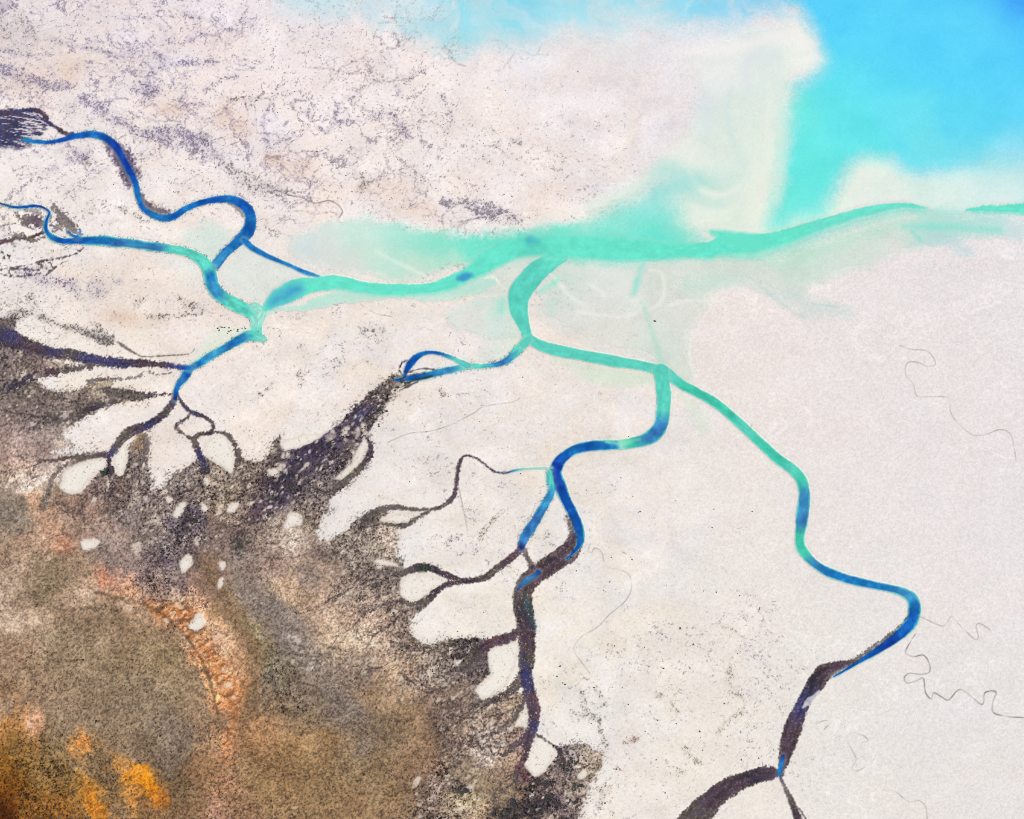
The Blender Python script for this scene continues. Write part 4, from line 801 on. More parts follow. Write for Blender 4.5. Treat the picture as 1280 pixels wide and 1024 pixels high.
mud(SO, [(721, 676, 16, 'p'), (711, 690, 25, 'p'), (688, 706, 25, 'p'), (670, 718, 23, 'p'), (658, 731, 24, 'p'), (653, 747, 24, 'b'), (655, 764, 24, 'k'), (658, 784, 23, 'p'), (659, 804, 21, 'p'), (658, 824, 20, 'b'), (657, 842, 17, 'n'), (660, 858, 15, 'n'), (664, 873, 16, 'p'), (667, 890, 16, 'p'), (667, 908, 13, 'n'), (662, 922, 11, 'p'), (658, 936, 10, 'p'), (655, 949, 8, 'r'), (648, 962, 8, 'r'), (646, 974, 8, 'o')], .8, .6)
mud(SO, [(662, 866, 3, 'r'), (670, 876, 5, 'r'), (673, 888, 5, 'r'), (672, 900, 4, 'r')], .5, .5, False, .85)
mud(SO, [(671, 918, 3.5, 'o'), (685, 927, 3.5, 'b'), (695, 934, 4, 'p'), (701, 942, 8, 'p'), (703, 955, 12, 'b')], .8)
SE = 'mud_channel|south east'
mud(SE, [(1070, 827, 4, 'o'), (1060, 829, 8, 'p'), (1045, 834, 15, 'p'), (1030, 841, 21, 'p'), (1019, 855, 22, 'k'), (1008, 872, 17, 'n'), (1000, 888, 17, 'n'), (992, 908, 23, 'p'), (985, 929, 21, 'p'), (980, 949, 15, 'p'), (976, 964, 8, 'n')], .6, .7)
mud(SE, [(1050, 839, 4, 't'), (1038, 843, 5, 'g')], .5, op=.7, tuft=0)
mud(SE, [(976, 967, 10, 'p'), (961, 966, 18, 'p'), (944, 971, 19, 'k'), (924, 978, 22, 'p'), (904, 989, 25, 'p'), (887, 1003, 28, 'p'), (874, 1018, 32, 'b'), (858, 1036, 36, 'b'), (830, 1080, 44, 'b'), (780, 1160, 50, 'b')], .9, .5)
mud(SE, [(975, 970, 4, 'n'), (981, 984, 5, 'g'), (988, 999, 7, 'o'), (994, 1013, 9, 'p'), (999, 1028, 10, 'p'), (1010, 1060, 12, 'p'), (1020, 1120, 14, 'p')], .4)
mud(SE, [(996, 1008, 2, 'g'), (1004, 1018, 2, 'o'), (1012, 1032, 3, 'o')], .4, tuft=0)
soft_line([(1004, 884, 3), (1013, 876, 9), (1024, 866, 4)], (232, 230, 226), 1.5, .95)
NWM = 'mud_channel|north west'
# the reed-like fan of strands at the head of the north-west creek
W, sd = polysd([(-200, 132), (0, 139), (10, 137), (22, 138), (37, 140), (50, 147), (60, 158), (52, 170), (34, 174), (38, 183), (18, 187), (0, 184), (-200, 190)], 10, True, warp=(5 * RAGU, 3 * RAGV))
fa, fb = rot(U[W] - 60, V[W] - 160, 8, 11, 1.25)
fan = 0.55 * vn(fa, fb + 2.5 * vn(U[W] / 24, V[W] / 24, 180), 181) + 0.45 * vn(fa * 2, fb * 1.7, 182)
dnsf = ss(66, -10, U[W]) * .26 + .46
over(ss(4, -3, sd) * .35 * ss(70, 0, U[W]), (120, 108, 132), W)
m = ss(3, -3, sd) * ss(0.58, 0.44, fan - dnsf + 0.5)
over(m * .93, np.clip(np.array([50, 48, 86], np.float32) * (1 + 1.4 * (GR[W] - .5))[..., None] + ((N6[W] - .5) * 60)[..., None] * np.array([1.0, .5, .2]), 8, 200), W)
q = LAB[W]
q[ss(3, -3, sd) > .5] = label(NWM)
LAB[W] = q
ROUGH[W] = np.maximum(ROUGH[W], ss(3, -3, sd) * .5 * dnsf)
mud(NWM, [(-10, 146, 8, 'n'), (8, 140, 5, 'p'), (22, 139, 5, 'n'), (37, 137.5, 5, 'n'), (50, 140, 6, 'p'), (58, 147, 6, 'p'), (58, 152, 3, 'p')], .7, .4, False)
mud(NWM, [(46, 143, 2.5, 'n'), (54, 150, 3, 'n'), (63, 155, 4.5, 'n'), (72, 161, 5, 'p'), (82, 167, 6, 'p'), (90, 169, 7, 'c')], .5, .4, False)
mud(NWM, [(134, 176, 10, 'v'), (146, 190, 16, 'v'), (154, 204, 20, 'v'), (160, 217, 19, 'v'), (163, 230, 9, 'v')], 2.0, .5, False, .85, .6, .4, 4.5)
mud(NWM, [(148, 180, 5, 'v'), (158, 192, 9, 'v'), (166, 208, 10, 'v'), (172, 222, 6, 'v')], 2.0, .5, False, .8, .6, .4, 3.5)
mud(NWM, [(177, 246, 6, 'p'), (185, 257, 12, 'p'), (196, 263, 10, 'o'), (210, 266, 5, 'v')], 1.6, .5, False, .85, .6, .4, 3.0)
mud(NWM, [(286, 253, 4, 'g'), (298, 260, 6, 'o'), (304, 270, 4, 'o')], 1.2, .5, True, .6)
WM = 'mud_channel|west'
mud(WM, [(20, 268, 4, 'g'), (30, 274, 12, 'o'), (44, 276, 14, 'p'), (54, 280, 8, 'r')], 2.0, .6, False, .85)
mud(WM, [(30, 262, 4, 'o'), (46, 266, 8, 'g'), (54, 272, 5, 'o')], 2.0, .6, False, .6)
mud(WM, [(66, 258, 6, 'g'), (74, 266, 12, 'o'), (82, 277, 16, 'o'), (92, 288, 12, 'o'), (98, 293, 6, 'S')], 2.2, .7, False, .8)
mud(WM, [(63, 270, 5, 'o'), (66, 282, 6, 'p'), (76, 284, 10, 'g')], 2.0, .6, False, .7)
mud(WM, [(-10, 308, 5, 'p'), (9, 301, 5, 'r'), (22, 298, 5, 'o'), (36, 297, 5, 'o'), (48, 293, 4, 'p'), (58, 290, 3, 'r')], .9, .4, False)
mud(WM, [(15, 294, 4, 'g'), (30, 294, 4, 'o'), (42, 301, 3, 'o'), (54, 297, 2, 'r')], 1.2, .4, False, .8)
mud(WM, [(28, 282, 1.2, 'o'), (46, 288, 1.2, 'o')], .3, op=.8, tuft=0)
mud(WM, [(-5, 284, 1.5, 'g'), (10, 281, 1.5, 'g'), (20, 279, 2, 'g')], .3, op=.8, tuft=0)
for pts in ([(0, 337), (14, 335), (31, 332), (52, 327), (70, 324), (91, 319), (104, 311)], [(2, 342), (14, 346), (12, 338), (30, 336), (48, 338), (52, 328)], [(60, 340), (72, 332), (82, 327)], [(0, 332), (8, 318), (14, 326)], [(20, 345), (34, 345), (50, 342)], [(-5, 325), (3, 315), (12, 322)], [(48, 330), (60, 326), (66, 336), (58, 344)]):
    mud(WM, [(a, b, 1.7, 'k' if i % 2 else 'o') for i, (a, b) in enumerate(pts)], 1.0, .3, False, .75, .5, 0)
grain_stroke([(40, 336, 6), (52, 334, 7), (60, 338, 4)], (90, 82, 84), .95, 3, None, .35)

for k_, (u_, v_, a_, l_, w_) in enumerate([(60, 575, 165, 50, 2.4), (64, 606, 110, 50, 3), (139, 590, 100, 45, 4), (77, 523, 170, 60, 4), (60, 520, 150, 50, 3), (27, 478, 175, 50, 4), (30, 432, 150, 60, 4), (60, 441, 135, 50, 3), (258, 588, 95, 60, 4), (256, 582, 130, 50, 3), (299, 576, 110, 40, 3), (174, 580, 110, 45, 4),
        (332, 650, 135, 60, 4), (345, 620, 150, 90, 4), (330, 640, 120, 60, 3), (350, 606, 170, 70, 3.5), (390, 590, 140, 70, 4), (410, 572, 130, 60, 3.5), (420, 612, 140, 50, 3), (459, 649, 140, 60, 3.5), (474, 640, 160, 60, 3), (479, 656, 170, 40, 2.5), (499, 718, 190, 60, 4), (505, 752, 190, 50, 3), (524, 760, 150, 70, 4), (512, 714, 160, 50, 3),
        (584, 832, 150, 70, 5), (590, 828, 120, 50, 4), (575, 820, 170, 60, 4), (602, 878, 170, 60, 4), (616, 876, 150, 60, 3), (640, 862, 140, 70, 4), (645, 885, 140, 70, 4), (650, 872, 160, 60, 3), (622, 916, 160, 60, 4), (638, 932, 150, 60, 3), (630, 944, 170, 50, 3), (646, 974, 110, 50, 4), (650, 962, 140, 50, 3), (703, 955, 100, 60, 5), (703, 950, 60, 40, 4), (700, 942, 130, 50, 4), (690, 985, 120, 50, 4),
        (245, 650, 140, 60, 4), (215, 668, 130, 50, 3.5), (232, 655, 110, 50, 3), (205, 690, 120, 50, 3), (150, 600, 120, 50, 3), (130, 600, 150, 60, 3), (440, 735, 160, 60, 3), (470, 760, 150, 70, 3), (530, 812, 150, 70, 3.5), (550, 806, 140, 60, 3.5), (560, 860, 150, 60, 3), (15, 425, 120, 60, 4), (100, 452, 165, 50, 3), (130, 505, 160, 50, 3)]):
    branches(u_, v_, a_, l_, w_ * .8, (66, 56, 60), .72, 900 + k_, 2, .22, 4, (18, 50), .45, marsh)
# water reaches ------------------------------------------------------------
C1 = 'creek|north west'
creek(C1, [(30, 174.5, 5, 'L'), (45, 177, 5, 'B'), (62, 178, 5, 'D'), (78, 175, 6, 'N'), (90, 171, 8, 'D'), (104, 169, 8, 'D'), (116, 168, 8, 'B'), (131, 172, 9, 'D'), (144, 182, 11, 'N'), (153, 197, 9, 'N'), (161, 212, 9, 'N'), (168, 225, 8, 'D'), (171, 236, 8, 'B'), (173, 247, 8, 'B'), (178, 259, 7.5, 'D'), (190, 268.5, 8, 'B'),
           (205, 273, 8, 'B'), (218, 270, 9, 'D'), (232, 261, 8, 'B'), (249, 254, 8, 'D'), (269, 250, 8, 'D'), (286, 249, 9, 'B'), (300, 253.5, 11, 'D'), (310, 262, 13, 'D'), (313.5, 274, 14, 'B'), (311, 287, 14, 'D'), (304, 297, 14, 'B'), (292, 307, 11, 'B'), (279, 319, 11, 'L'), (270, 331, 12, 'L')], 'B', .5, .7, .3)
creek(C1, [(305, 300, 4, 'B'), (309, 304, 7, 'B'), (317, 311, 7, 'B'), (336, 321, 6, 'B'), (360, 331, 5, 'B'), (380, 340, 5, 'B'), (398, 345.5, 4, 'L')], None, .4, .4)
C2 = 'creek|west'
creek(C2, [(-8, 252, 3, 'g'), (6, 256, 3, 'c'), (16, 259, 3.5, 'D'), (30, 259, 4.5, 'D'), (45, 257.5, 4, 'N'), (55, 260, 4, 'c'), (62, 266, 3, 'N'), (59, 273, 4.5, 'D'), (57, 285, 5.5, 'D'), (63, 295, 7, 'B'), (77, 301, 8.5, 'D'), (101, 301, 10, 'D'), (128, 301, 12.5, 'B'), (150, 303.5, 13, 'S'), (161, 304, 12, 'L'), (180, 307, 11, 'x'), (197, 309, 11, 'S'),
           (215, 311.5, 11, 'T'), (235, 316, 12, 'T'), (250, 324, 14, 'T'), (259, 334, 15, 'T'), (263, 345, 16, 'B'), (266, 357, 16, 'L'), (273, 367, 16, 'L'), (287, 377, 16, 'T'), (303, 385, 15, 'T'), (314, 391, 14, 'T'), (319, 400, 11, 'M'), (321, 410, 12, 'T'), (320, 420, 14, 'T')], 'T', .5, .8, .35)
creek(C2, [(84, 289, 2, 'S'), (90, 294, 4, 'S'), (98, 297, 4, 'B')], None, .3, .8)
creek(C2, [(318, 383, 9, 'M'), (328, 388, 9, 'M'), (326, 397, 10, 'M'), (323, 405, 8, 'M')], None, .3, .6)
C3 = 'creek|south west'
creek(C3, [(330, 424, 6, 'M'), (318, 420, 13, 'T'), (306, 421.5, 12, 'L'), (292, 429, 12, 'B'), (277, 437.5, 11, 'L'), (262, 446, 10, 'L'), (250, 454, 9, 'B'), (239, 460.5, 9, 'B'), (233, 468, 13, 'D'), (228, 475, 11, 'S'), (222, 483, 8, 'B'), (220, 491, 7, 'D'), (219, 498, 7, 'c')], 'T', .45, .9, .3)
creek(C3, [(222, 459, 3.5, 'c'), (232, 460, 4.5, 'D'), (240, 460, 6, 'L')], None, .3, .5)
C4 = 'creek|braided'
creek(C4, [(657, 427, 11, 'T'), (648, 437, 10, 'T'), (636, 449, 9, 'x'), (628, 453.5, 7.5, 'S'), (618, 456, 7, 'L'), (600, 458, 6.5, 'T'), (582, 458.5, 7, 'T'), (566, 462, 9, 'x'), (548, 466, 10, 'L'), (532, 470, 9, 'B'), (518, 472, 9, 'D'), (503, 474, 5, 'D'), (494, 475, 3, 'D')], 'T', .4, .9, .2)
creek(C4, [(585, 457, 6, 'T'), (569, 449.5, 5, 'T'), (553, 443, 4.5, 'B'), (540, 440.5, 4.5, 'D'), (529, 442, 6, 'B'), (519, 448, 9, 'D'), (512, 456, 9, 'D'), (508, 463, 6, 'N'), (506, 470, 4, 'D')], 'x', .4, .6, .2)
for pts in ([(542, 462, 1.3), (530, 461, 1.3), (518, 463, 1.3), (510, 466, 1.3), (505, 464, 1.2)], [(540, 470, 1.2), (528, 473, 1.3), (516, 476, 1.5), (506, 482, 1.5)], [(530, 466, 1.2), (518, 468, 1.2), (509, 470, 1.3), (500, 474, 1.3)], [(522, 478, 1.5), (512, 482, 2), (500, 488, 2)]):
    soft_line(pts, (54, 52, 48), .9, .95)
C5 = 'creek|south arm'
creek(C5, [(704, 322, 10, 'Q'), (690, 327, 18, 'Q'), (673, 338, 26, 'T'), (660, 352, 27, 'T'), (650, 366, 28, 'T'), (648, 378, 25, 'T'), (649, 390, 22, 'T'), (653, 402, 18, 'T'), (657, 413, 14, 'T'), (661, 422, 13, 'T'), (674, 431, 13, 'T'), (694, 437.5, 14, 'T'), (721, 443, 15, 'T'), (748, 448, 14, 'T'), (775, 453, 13, 'T'), (801, 457, 13, 'T'), (821, 462, 14, 'T'), (833, 467, 15, 'T'), (844, 475, 12, 'T'),
           (857, 483.5, 11, 'G'), (870, 490, 11, 'G'), (894, 503.5, 10.5, 'G'), (914, 520, 10.5, 'G'), (934, 538, 11, 'T'), (954, 557, 11, 'G'), (974, 575, 12, 'G'), (991, 587.5, 13, 'T'), (1002, 601, 14, 'G'), (1005.5, 619, 14, 'x'), (1004, 636, 15, 'x'), (1002, 652, 15, 'S'), (1000, 669, 12, 'G'), (1000, 681, 12, 'G'),
           (1006, 692, 12, 'G'), (1018, 704.5, 11, 'x'), (1035, 715, 11, 'B'), (1058, 723.5, 11, 'B'), (1085, 730, 10, 'B'), (1109, 735, 9, 'B'), (1125, 739, 10, 'x'), (1138, 746, 13, 'x'), (1143, 757, 15, 'B'), (1142, 771, 15, 'D'), (1136, 782, 16, 'D'), (1125, 792.5, 15, 'D'), (1109, 804.5, 12, 'N'), (1090, 817, 9, 'D'), (1072, 828, 5, 'D'), (1056, 838, 3, 'D'), (1042, 846, 2, 'D')], 'T', .35, .35, rough=.08)
mud(SE, [(1138, 762, 1, 'o'), (1132, 774, 2, 'o'), (1118, 789, 3, 'o'), (1100, 803, 4, 'o'), (1082, 816, 5, 'o'), (1066, 826, 5, 'o'), (1052, 830, 5, 'p')], .9, .5, False, .75, .6, 0)
soft_line([(698, 350, 4), (686, 358, 6), (674, 366, 4)], (160, 232, 208), 3, .8)
creek(C5, [(660, 425, 8, 'T'), (655, 430, 10, 'T')], None, .3, .3, rough=.05)
C6 = 'creek|south'
creek(C6, [(826, 464, 17, 'T'), (828, 479, 16, 'T'), (830, 497, 18, 'T'), (829, 513, 19, 'T'), (827, 529, 19, 'x'), (820, 541, 18, 'S'), (807, 549.5, 15, 'x'), (790, 554, 14, 'G'), (776, 556, 13, 'M'), (768, 556.5, 13, 'B'), (751, 557, 13, 'B'), (735, 558, 13, 'D'), (717, 563, 13, 'B'), (705, 571, 14, 'D'), (697, 581, 16, 'N'), (695, 592, 15, 'N'), (699, 605, 15, 'N'), (707, 624, 14, 'D'), (716, 642, 14, 'D'),
           (722, 657, 14, 'D'), (725, 671, 11, 'B'), (724, 681, 7, 'D'), (717, 690, 4, 'D'), (708, 699, 2, 'D')], 'T', .35, .5, .2, rough=.1)
mud(SO, [(708, 645, 2, 'o'), (713, 658, 6, 'o'), (715, 670, 11, 'p'), (711, 682, 14, 'p')], 1.6, .6, False, .85, .5, 0, 2.6)
soft_line([(800, 549, 1), (786, 552, 4), (772, 554, 4), (758, 552, 2)], (130, 226, 188), 2, .8)
soft_line([(690, 584, 2), (685, 591, 4), (686, 602, 5), (688, 612, 5)], (110, 214, 200), 2.5, .85)
C6b = 'creek|south west branch of the south creek'
creek(C6b, [(687, 590, 6, 'T'), (689, 604, 8, 'T'), (689, 616, 9, 'L'), (681, 631, 11, 'L'), (671, 648, 13, 'S'), (661, 664, 12, 'S'), (654, 676, 10, 'S'), (652, 684, 8, 'c')], 'L', .4, 1.0, .15)
creek(C6b, [(683, 585, 2.5, 'M'), (668, 585.5, 1.3, 'T'), (653, 586.5, 1.6, 'T'), (642, 588.5, 3, 'x'), (634, 591, 2, 'n')], None, .3, .2)
# pools left in the drained reach
C7 = 'creek|pool in the drained south creek'
creek(C7, [(673, 715, 4, 'D'), (667, 721, 7, 'S'), (660, 725, 7, 'x'), (653, 729, 6, 'S'), (649, 735, 3, 'D')], None, .4, 2.2, .4)
soft_line([(657, 745, 5), (660, 760, 6), (664, 772, 6), (668, 784, 3)], (36, 92, 104), 2.5, .6)
soft_line([(656, 830, 4), (655, 818, 5), (657, 842, 6)], (44, 52, 108), 2.5, .6)
creek('creek|pool at the fork of the south east creek', [(979, 945, 3, 'D'), (976, 957, 5, 'B'), (974, 968, 5, 'B')], None, .3, .4)
C8 = 'main_channel'
creek(C8, [(332, 385, 8, 'Q'), (346, 374, 18, 'Q'), (362, 365, 24, 'Q'), (380, 358, 23, 'Q'), (400, 355, 18, 'Q'), (425, 353.5, 17, 'Q'), (459, 360, 16, 'Q'), (492, 362.5, 15, 'Q'), (526, 361.5, 14, 'Q'), (550, 358, 15, 'Q'), (568, 351, 17, 'Q'), (582, 344.5, 18, 'Q'), (596, 337, 22, 'Q'), (613, 325, 26, 'Q'), (640, 311, 26, 'Q'), (665, 308, 22, 'T'), (694, 308, 26, 'Q'), (727, 309, 28, 'Q'), (761, 311, 28, 'Q'), (800, 313, 26, 'Q'), (855, 314, 17, 'Q'),
           (884, 313, 20, 'Q'), (905, 308, 26, 'Q'), (925, 307, 28, 'Q'), (950, 306, 27, 'Q'), (985, 297, 22, 'Q'), (1020, 285, 18, 'q'), (1060, 272, 15, 'q'), (1100, 262, 13, 'q'), (1128, 258, 10, 'q'), (1150, 260, 6, 'q'), (1160, 261, 3, 'M')], None, .5, .9, rough=.05, low=15)
soft_line([(890, 291, 5), (905, 295, 12), (925, 299, 16), (945, 302, 16)], (108, 228, 203), 4, 1.1)
creek(C8, [(1208, 263, 2, 'q'), (1225, 262, 6, 'q'), (1250, 261, 11, 'Q'), (1290, 261, 15, 'Q'), (1480, 258, 22, 'Q')], None, .5, 2.4, rough=.06)
soft([(955, 316), (1000, 308), (1050, 290), (1100, 274), (1150, 266), (1110, 286), (1060, 308), (1010, 324), (970, 332)], 9, (190, 228, 208), .55)
soft_line([(340, 379, 6), (350, 372, 12), (362, 365, 13), (374, 360, 8)], (70, 164, 204), 8, .95)
soft_line([(573, 348, 4), (580, 346, 8), (588, 344, 4)], (54, 140, 198), 3.5, .9)
soft_line([(662, 300, 8), (672, 302, 5)], (70, 176, 196), 4, .6)
soft_line([(1130, 283, 4), (1160, 283, 8), (1200, 284, 6), (1250, 288, 4)], (136, 226, 208), 4, .6)

# faint drainage rills on the bare flat (a trickle of dark wet mud)
RILLS = [
    [(1141, 768), (1152, 772), (1172, 781), (1181, 782), (1189, 771), (1199, 781), (1208, 790), (1218, 799), (1223, 797), (1220, 782), (1226, 780), (1238, 788)],
    [(1144, 793), (1137, 804), (1132, 816), (1142, 821), (1154, 819), (1161, 828), (1162, 840), (1152, 843), (1136, 842), (1130, 848), (1134, 854), (1146, 851), (1154, 848), (1157, 866), (1164, 874), (1167, 866), (1178, 872), (1186, 875), (1199, 862), (1213, 870), (1228, 881), (1231, 866), (1245, 865), (1241, 878), (1242, 891), (1260, 896), (1280, 897)],
    [(1125, 432), (1139, 437), (1156, 438), (1166, 446), (1169, 456), (1159, 458), (1146, 453), (1134, 454), (1132, 468), (1142, 481), (1146, 495), (1166, 496), (1186, 498), (1188, 515), (1199, 531), (1216, 544), (1233, 543), (1250, 537), (1263, 543), (1268, 562), (1270, 578)],
    [(732, 682), (738, 680), (735, 688), (740, 691), (743, 685), (752, 690), (755, 702), (761, 710), (774, 712), (787, 720), (789, 737), (781, 752), (761, 769), (747, 784), (727, 796), (717, 811), (727, 828), (737, 841)],
    [(1060, 929), (1070, 949), (1065, 959), (1070, 964), (1082, 959)], [(1119, 989), (1136, 1002), (1149, 1001), (1157, 1009), (1159, 1026)], [(1020, 905), (1030, 901), (1038, 903), (1030, 912)], [(1065, 915), (1080, 920), (1085, 926), (1078, 928)],
    [(650, 498), (640, 503), (606, 508), (593, 516), (566, 530), (539, 539), (512, 542), (485, 553)], [(345, 238), (365, 245), (377, 247), (393, 254), (412, 251), (424, 258), (428, 265), (424, 272)],
    [(296, 458), (322, 464), (349, 456), (373, 468), (373, 481), (356, 491), (329, 496)], [(450, 380), (470, 392), (490, 396)], [(390, 412), (430, 415), (465, 418), (480, 410)], [(490, 590), (515, 592), (522, 585), (545, 570)], [(940, 531), (938, 536), (934, 539)], [(1040, 728), (1022, 735), (1000, 745), (970, 760), (945, 780), (930, 798)], [(183, 186), (183, 182), (190, 176), (200, 174)], [(570, 595), (580, 640), (585, 668)],
]
for i, r in enumerate(RILLS):
    if i in (10, 12, 13, 15, 16, 18):
        continue
    w = 1.2 if i in (1, 9) else .9
    W, D, A, S, T, P, hw = stroke([(a, b, w) for a, b in r], 5)
    f = ss(0.8, -0.5, D + 0.5 * RAGU[W]) * (0.15 + 0.75 * vn(A / 9, A * 0 + i, 190)) * (1.2 if i in (1, 9) else .6)
    over(np.clip(f, 0, .9), (120, 112, 108), W)
    HGT[W] -= 0.15 * f

# green shrub grounds
for (u, v, r) in [(528, 711, 7), (132, 592, 6), (658, 787, 3), (655, 823, 4), (300, 682, 6)]:
    W = window(u - 3 * r, u + 3 * r, v - 3 * r, v + 3 * r)
    d = np.hypot((U[W] - u) + 6 * RAGU[W], (V[W] - v) * 1.3 + 6 * RAGV[W])
    over(ss(r * 1.2, r * 0.4, d) * 0.6, (48, 58, 42), W)

# ------------------------------------------------------------------ colours to reflectance
ALB = 0.74
c01 = np.clip(col, 2, 252) / 255.0
lin = np.where(c01 <= 0.04045, c01 / 12.92, ((c01 + 0.055) / 1.055) ** 2.4) * ALB
X, Y = ground(U, V)
X = X.astype(np.float32)
Y = Y.astype(np.float32)
micro = (fbm(X / 60.0, Y / 60.0, 4, 200) - 0.5) * 0.5
wet = np.clip(WDEP, 0, 1)
Z = micro * 0.5 + 0.35 + HGT
Z = Z * (1 - ss(0.02, 0.4, wet))
WET = WLAB > 0
Z = np.where(WET, -0.25 - 1.6 * ss(.3, 1.0, wet), np.maximum(Z, 0.02 + 0 * Z) if False else Z)
Z = np.where(~WET & (Z < 0.03), 0.03, Z).astype(np.float32)


# ------------------------------------------------------------------ materials
def nodes(mat):
    mat.use_nodes = True
    nt = mat.node_tree
    nt.nodes.clear()
    return nt, nt.nodes.new('ShaderNodeOutputMaterial'), nt.nodes.new('ShaderNodeBsdfPrincipled')


def surface_material(name, grain, rough, bump, spec=0.25, sizes=(1.1, 3.6), water=False, bdist=.25):
    mat = bpy.data.materials.new(name)
    nt, out, bs = nodes(mat)
    L = nt.links.new
    at = nt.nodes.new('ShaderNodeAttribute')
    at.attribute_name = 'tint'
    tc = nt.nodes.new('ShaderNodeTexCoord')
    n1 = nt.nodes.new('ShaderNodeTexNoise')
    n1.inputs['Scale'].default_value = 1.0 / sizes[0]
    n1.inputs['Detail'].default_value = 3
    n2 = nt.nodes.new('ShaderNodeTexNoise')
    n2.inputs['Scale'].default_value = 1.0 / sizes[1]
    n2.inputs['Detail'].default_value = 4
    L(tc.outputs['Object'], n1.inputs['Vector'])
    L(tc.outputs['Object'], n2.inputs['Vector'])
    ad = nt.nodes.new('ShaderNodeMath')
    ad.operation = 'ADD'
    L(n1.outputs['Fac'], ad.inputs[0])
    L(n2.outputs['Fac'], ad.inputs[1])
    mr = nt.nodes.new('ShaderNodeMapRange')
    mr.inputs['From Min'].default_value = 0.6
    mr.inputs['From Max'].default_value = 1.4
    mr.inputs['To Min'].default_value = 1 - grain
    mr.inputs['To Max'].default_value = 1 + grain
    L(ad.outputs[0], mr.inputs['Value'])
    mx = nt.nodes.new('ShaderNodeMix')
    mx.data_type = 'RGBA'
    mx.blend_type = 'MULTIPLY'
    mx.inputs[0].default_value = 1.0
    L(at.outputs['Color'], mx.inputs[6])
    L(mr.outputs[0], mx.inputs[7])
    L(mx.outputs[2], bs.inputs['Base Color'])
    bs.inputs['Roughness'].default_value = rough
    bs.inputs['Specular IOR Level'].default_value = spec
    if water:
        bs.inputs['IOR'].default_value = 1.33
    bp = nt.nodes.new('ShaderNodeBump')
    bp.inputs['Strength'].default_value = bump
    bp.inputs['Distance'].default_value = bdist
    L(n2.outputs['Fac'] if water else ad.outputs[0], bp.inputs['Height'])
    L(bp.outputs[0], bs.inputs['Normal'])
    L(bs.outputs[0], out.inputs['Surface'])
    return mat


M_SAND = surface_material('bare_flat', .05, .9, .5, .15)
M_MARSH = surface_material('marsh_ground', .22, .95, .8, .1)
M_MUD = surface_material('creek_mud', .22, .75, .6, .3)
M_WATER = surface_material('water', .012, .12, .15, .4, (4.0, 9.0), True, .06)


# ------------------------------------------------------------------ surfaces from the map
def build_cells(name, cells, z, mat):
    """one mesh from the chosen cells of the map"""
    jj, ii = np.nonzero(cells)
    if len(jj) == 0:
        return None
    a = jj * NU + ii
    quads = np.stack([a + NU, a + NU + 1, a + 1, a], -1)
    used, inv = np.unique(quads, return_inverse=True)
    inv = inv.reshape(-1).astype(np.int32)
    me = bpy.data.meshes.new(name)
    n = len(used)
    me.vertices.add(n)
    co = np.empty((n, 3), np.float32)
    co[:, 0] = X.ravel()[used]
    co[:, 1] = Y.ravel()[used]
    co[:, 2] = z.ravel()[used] if hasattr(z, 'ravel') else z
    me.vertices.foreach_set('co', co.ravel())
    nf = len(jj)
    me.loops.add(nf * 4)
    me.loops.foreach_set('vertex_index', inv)
    me.polygons.add(nf)
    me.polygons.foreach_set('loop_start', np.arange(0, nf * 4, 4, dtype=np.int32))
    me.update(calc_edges=True)
    at = me.color_attributes.new('tint', 'FLOAT_COLOR', 'POINT')
    c4 = np.ones((n, 4), np.float32)
    c4[:, :3] = lin.reshape(-1, 3)[used]
    at.data.foreach_set('color', c4.ravel())
    me.materials.append(mat)
    me.polygons.foreach_set('use_smooth', np.ones(nf, bool))
    o = bpy.data.objects.new(name, me)
    COL.objects.link(o)
    return o


def tag(o, lab, cat, kind=None, group=None):
    o['label'] = lab
    o['category'] = cat
    if kind:
        o['kind'] = kind
    if group:
        o['group'] = group
    return o


cl = LAB[:-1, :-1].copy()
wc = (WLAB[:-1, :-1] > 0) | (WLAB[1:, :-1] > 0) | (WLAB[:-1, 1:] > 0) | (WLAB[1:, 1:] > 0)
wl = np.maximum(np.maximum(WLAB[:-1, :-1], WLAB[1:, :-1]), np.maximum(WLAB[:-1, 1:], WLAB[1:, 1:]))

tag(build_cells('tidal_flat', cl == 0, Z, M_SAND), 'wide pale pinkish sand flat between the creeks and the sea', 'tidal flat', 'structure')
GND = {
    'salt_marsh': ('grey brown speckled marsh belt along the heads of the creeks', 'marsh', M_MARSH),
    'red_sand_plain': ('rusty brown plain with orange ridge at the lower left', 'plain', M_MARSH),
    'mud_channel|south west': ('dark forking mud channels draining to the blue south west creek', 'mud channel', M_MUD),
    'mud_channel|braided': ('ragged near black braided channel running down into the marsh', 'mud channel', M_MUD),
    'mud_channel|thin': ('thin winding brown channel with a sharp bend on the flat', 'mud channel', M_MUD),
    'mud_channel|south': ('broad dark purple drained creek with side branches at bottom centre', 'mud channel', M_MUD),
    'mud_channel|south east': ('dark purple drained creek forking at the bottom right', 'mud channel', M_MUD),
    'mud_channel|north west': ('navy fan of mud strands at the left edge', 'mud channel', M_MUD),
    'mud_channel|west': ('brown reedy mud beside the small blue bend at the left', 'mud channel', M_MUD),
}
for nm, i in LBL.items():
    if nm.startswith('salt_pan|'):
        o = build_cells('salt_pan', cl == i, Z, M_SAND)
        if o:
            tag(o, nm.split('|')[1], 'salt pan', 'structure', 'bare pale pans in the marsh')
    else:
        lab, cat, mat = GND[nm]
        o = build_cells(nm.split('|')[0], cl == i, Z, mat)
        if o:
            tag(o, lab, cat, 'structure')
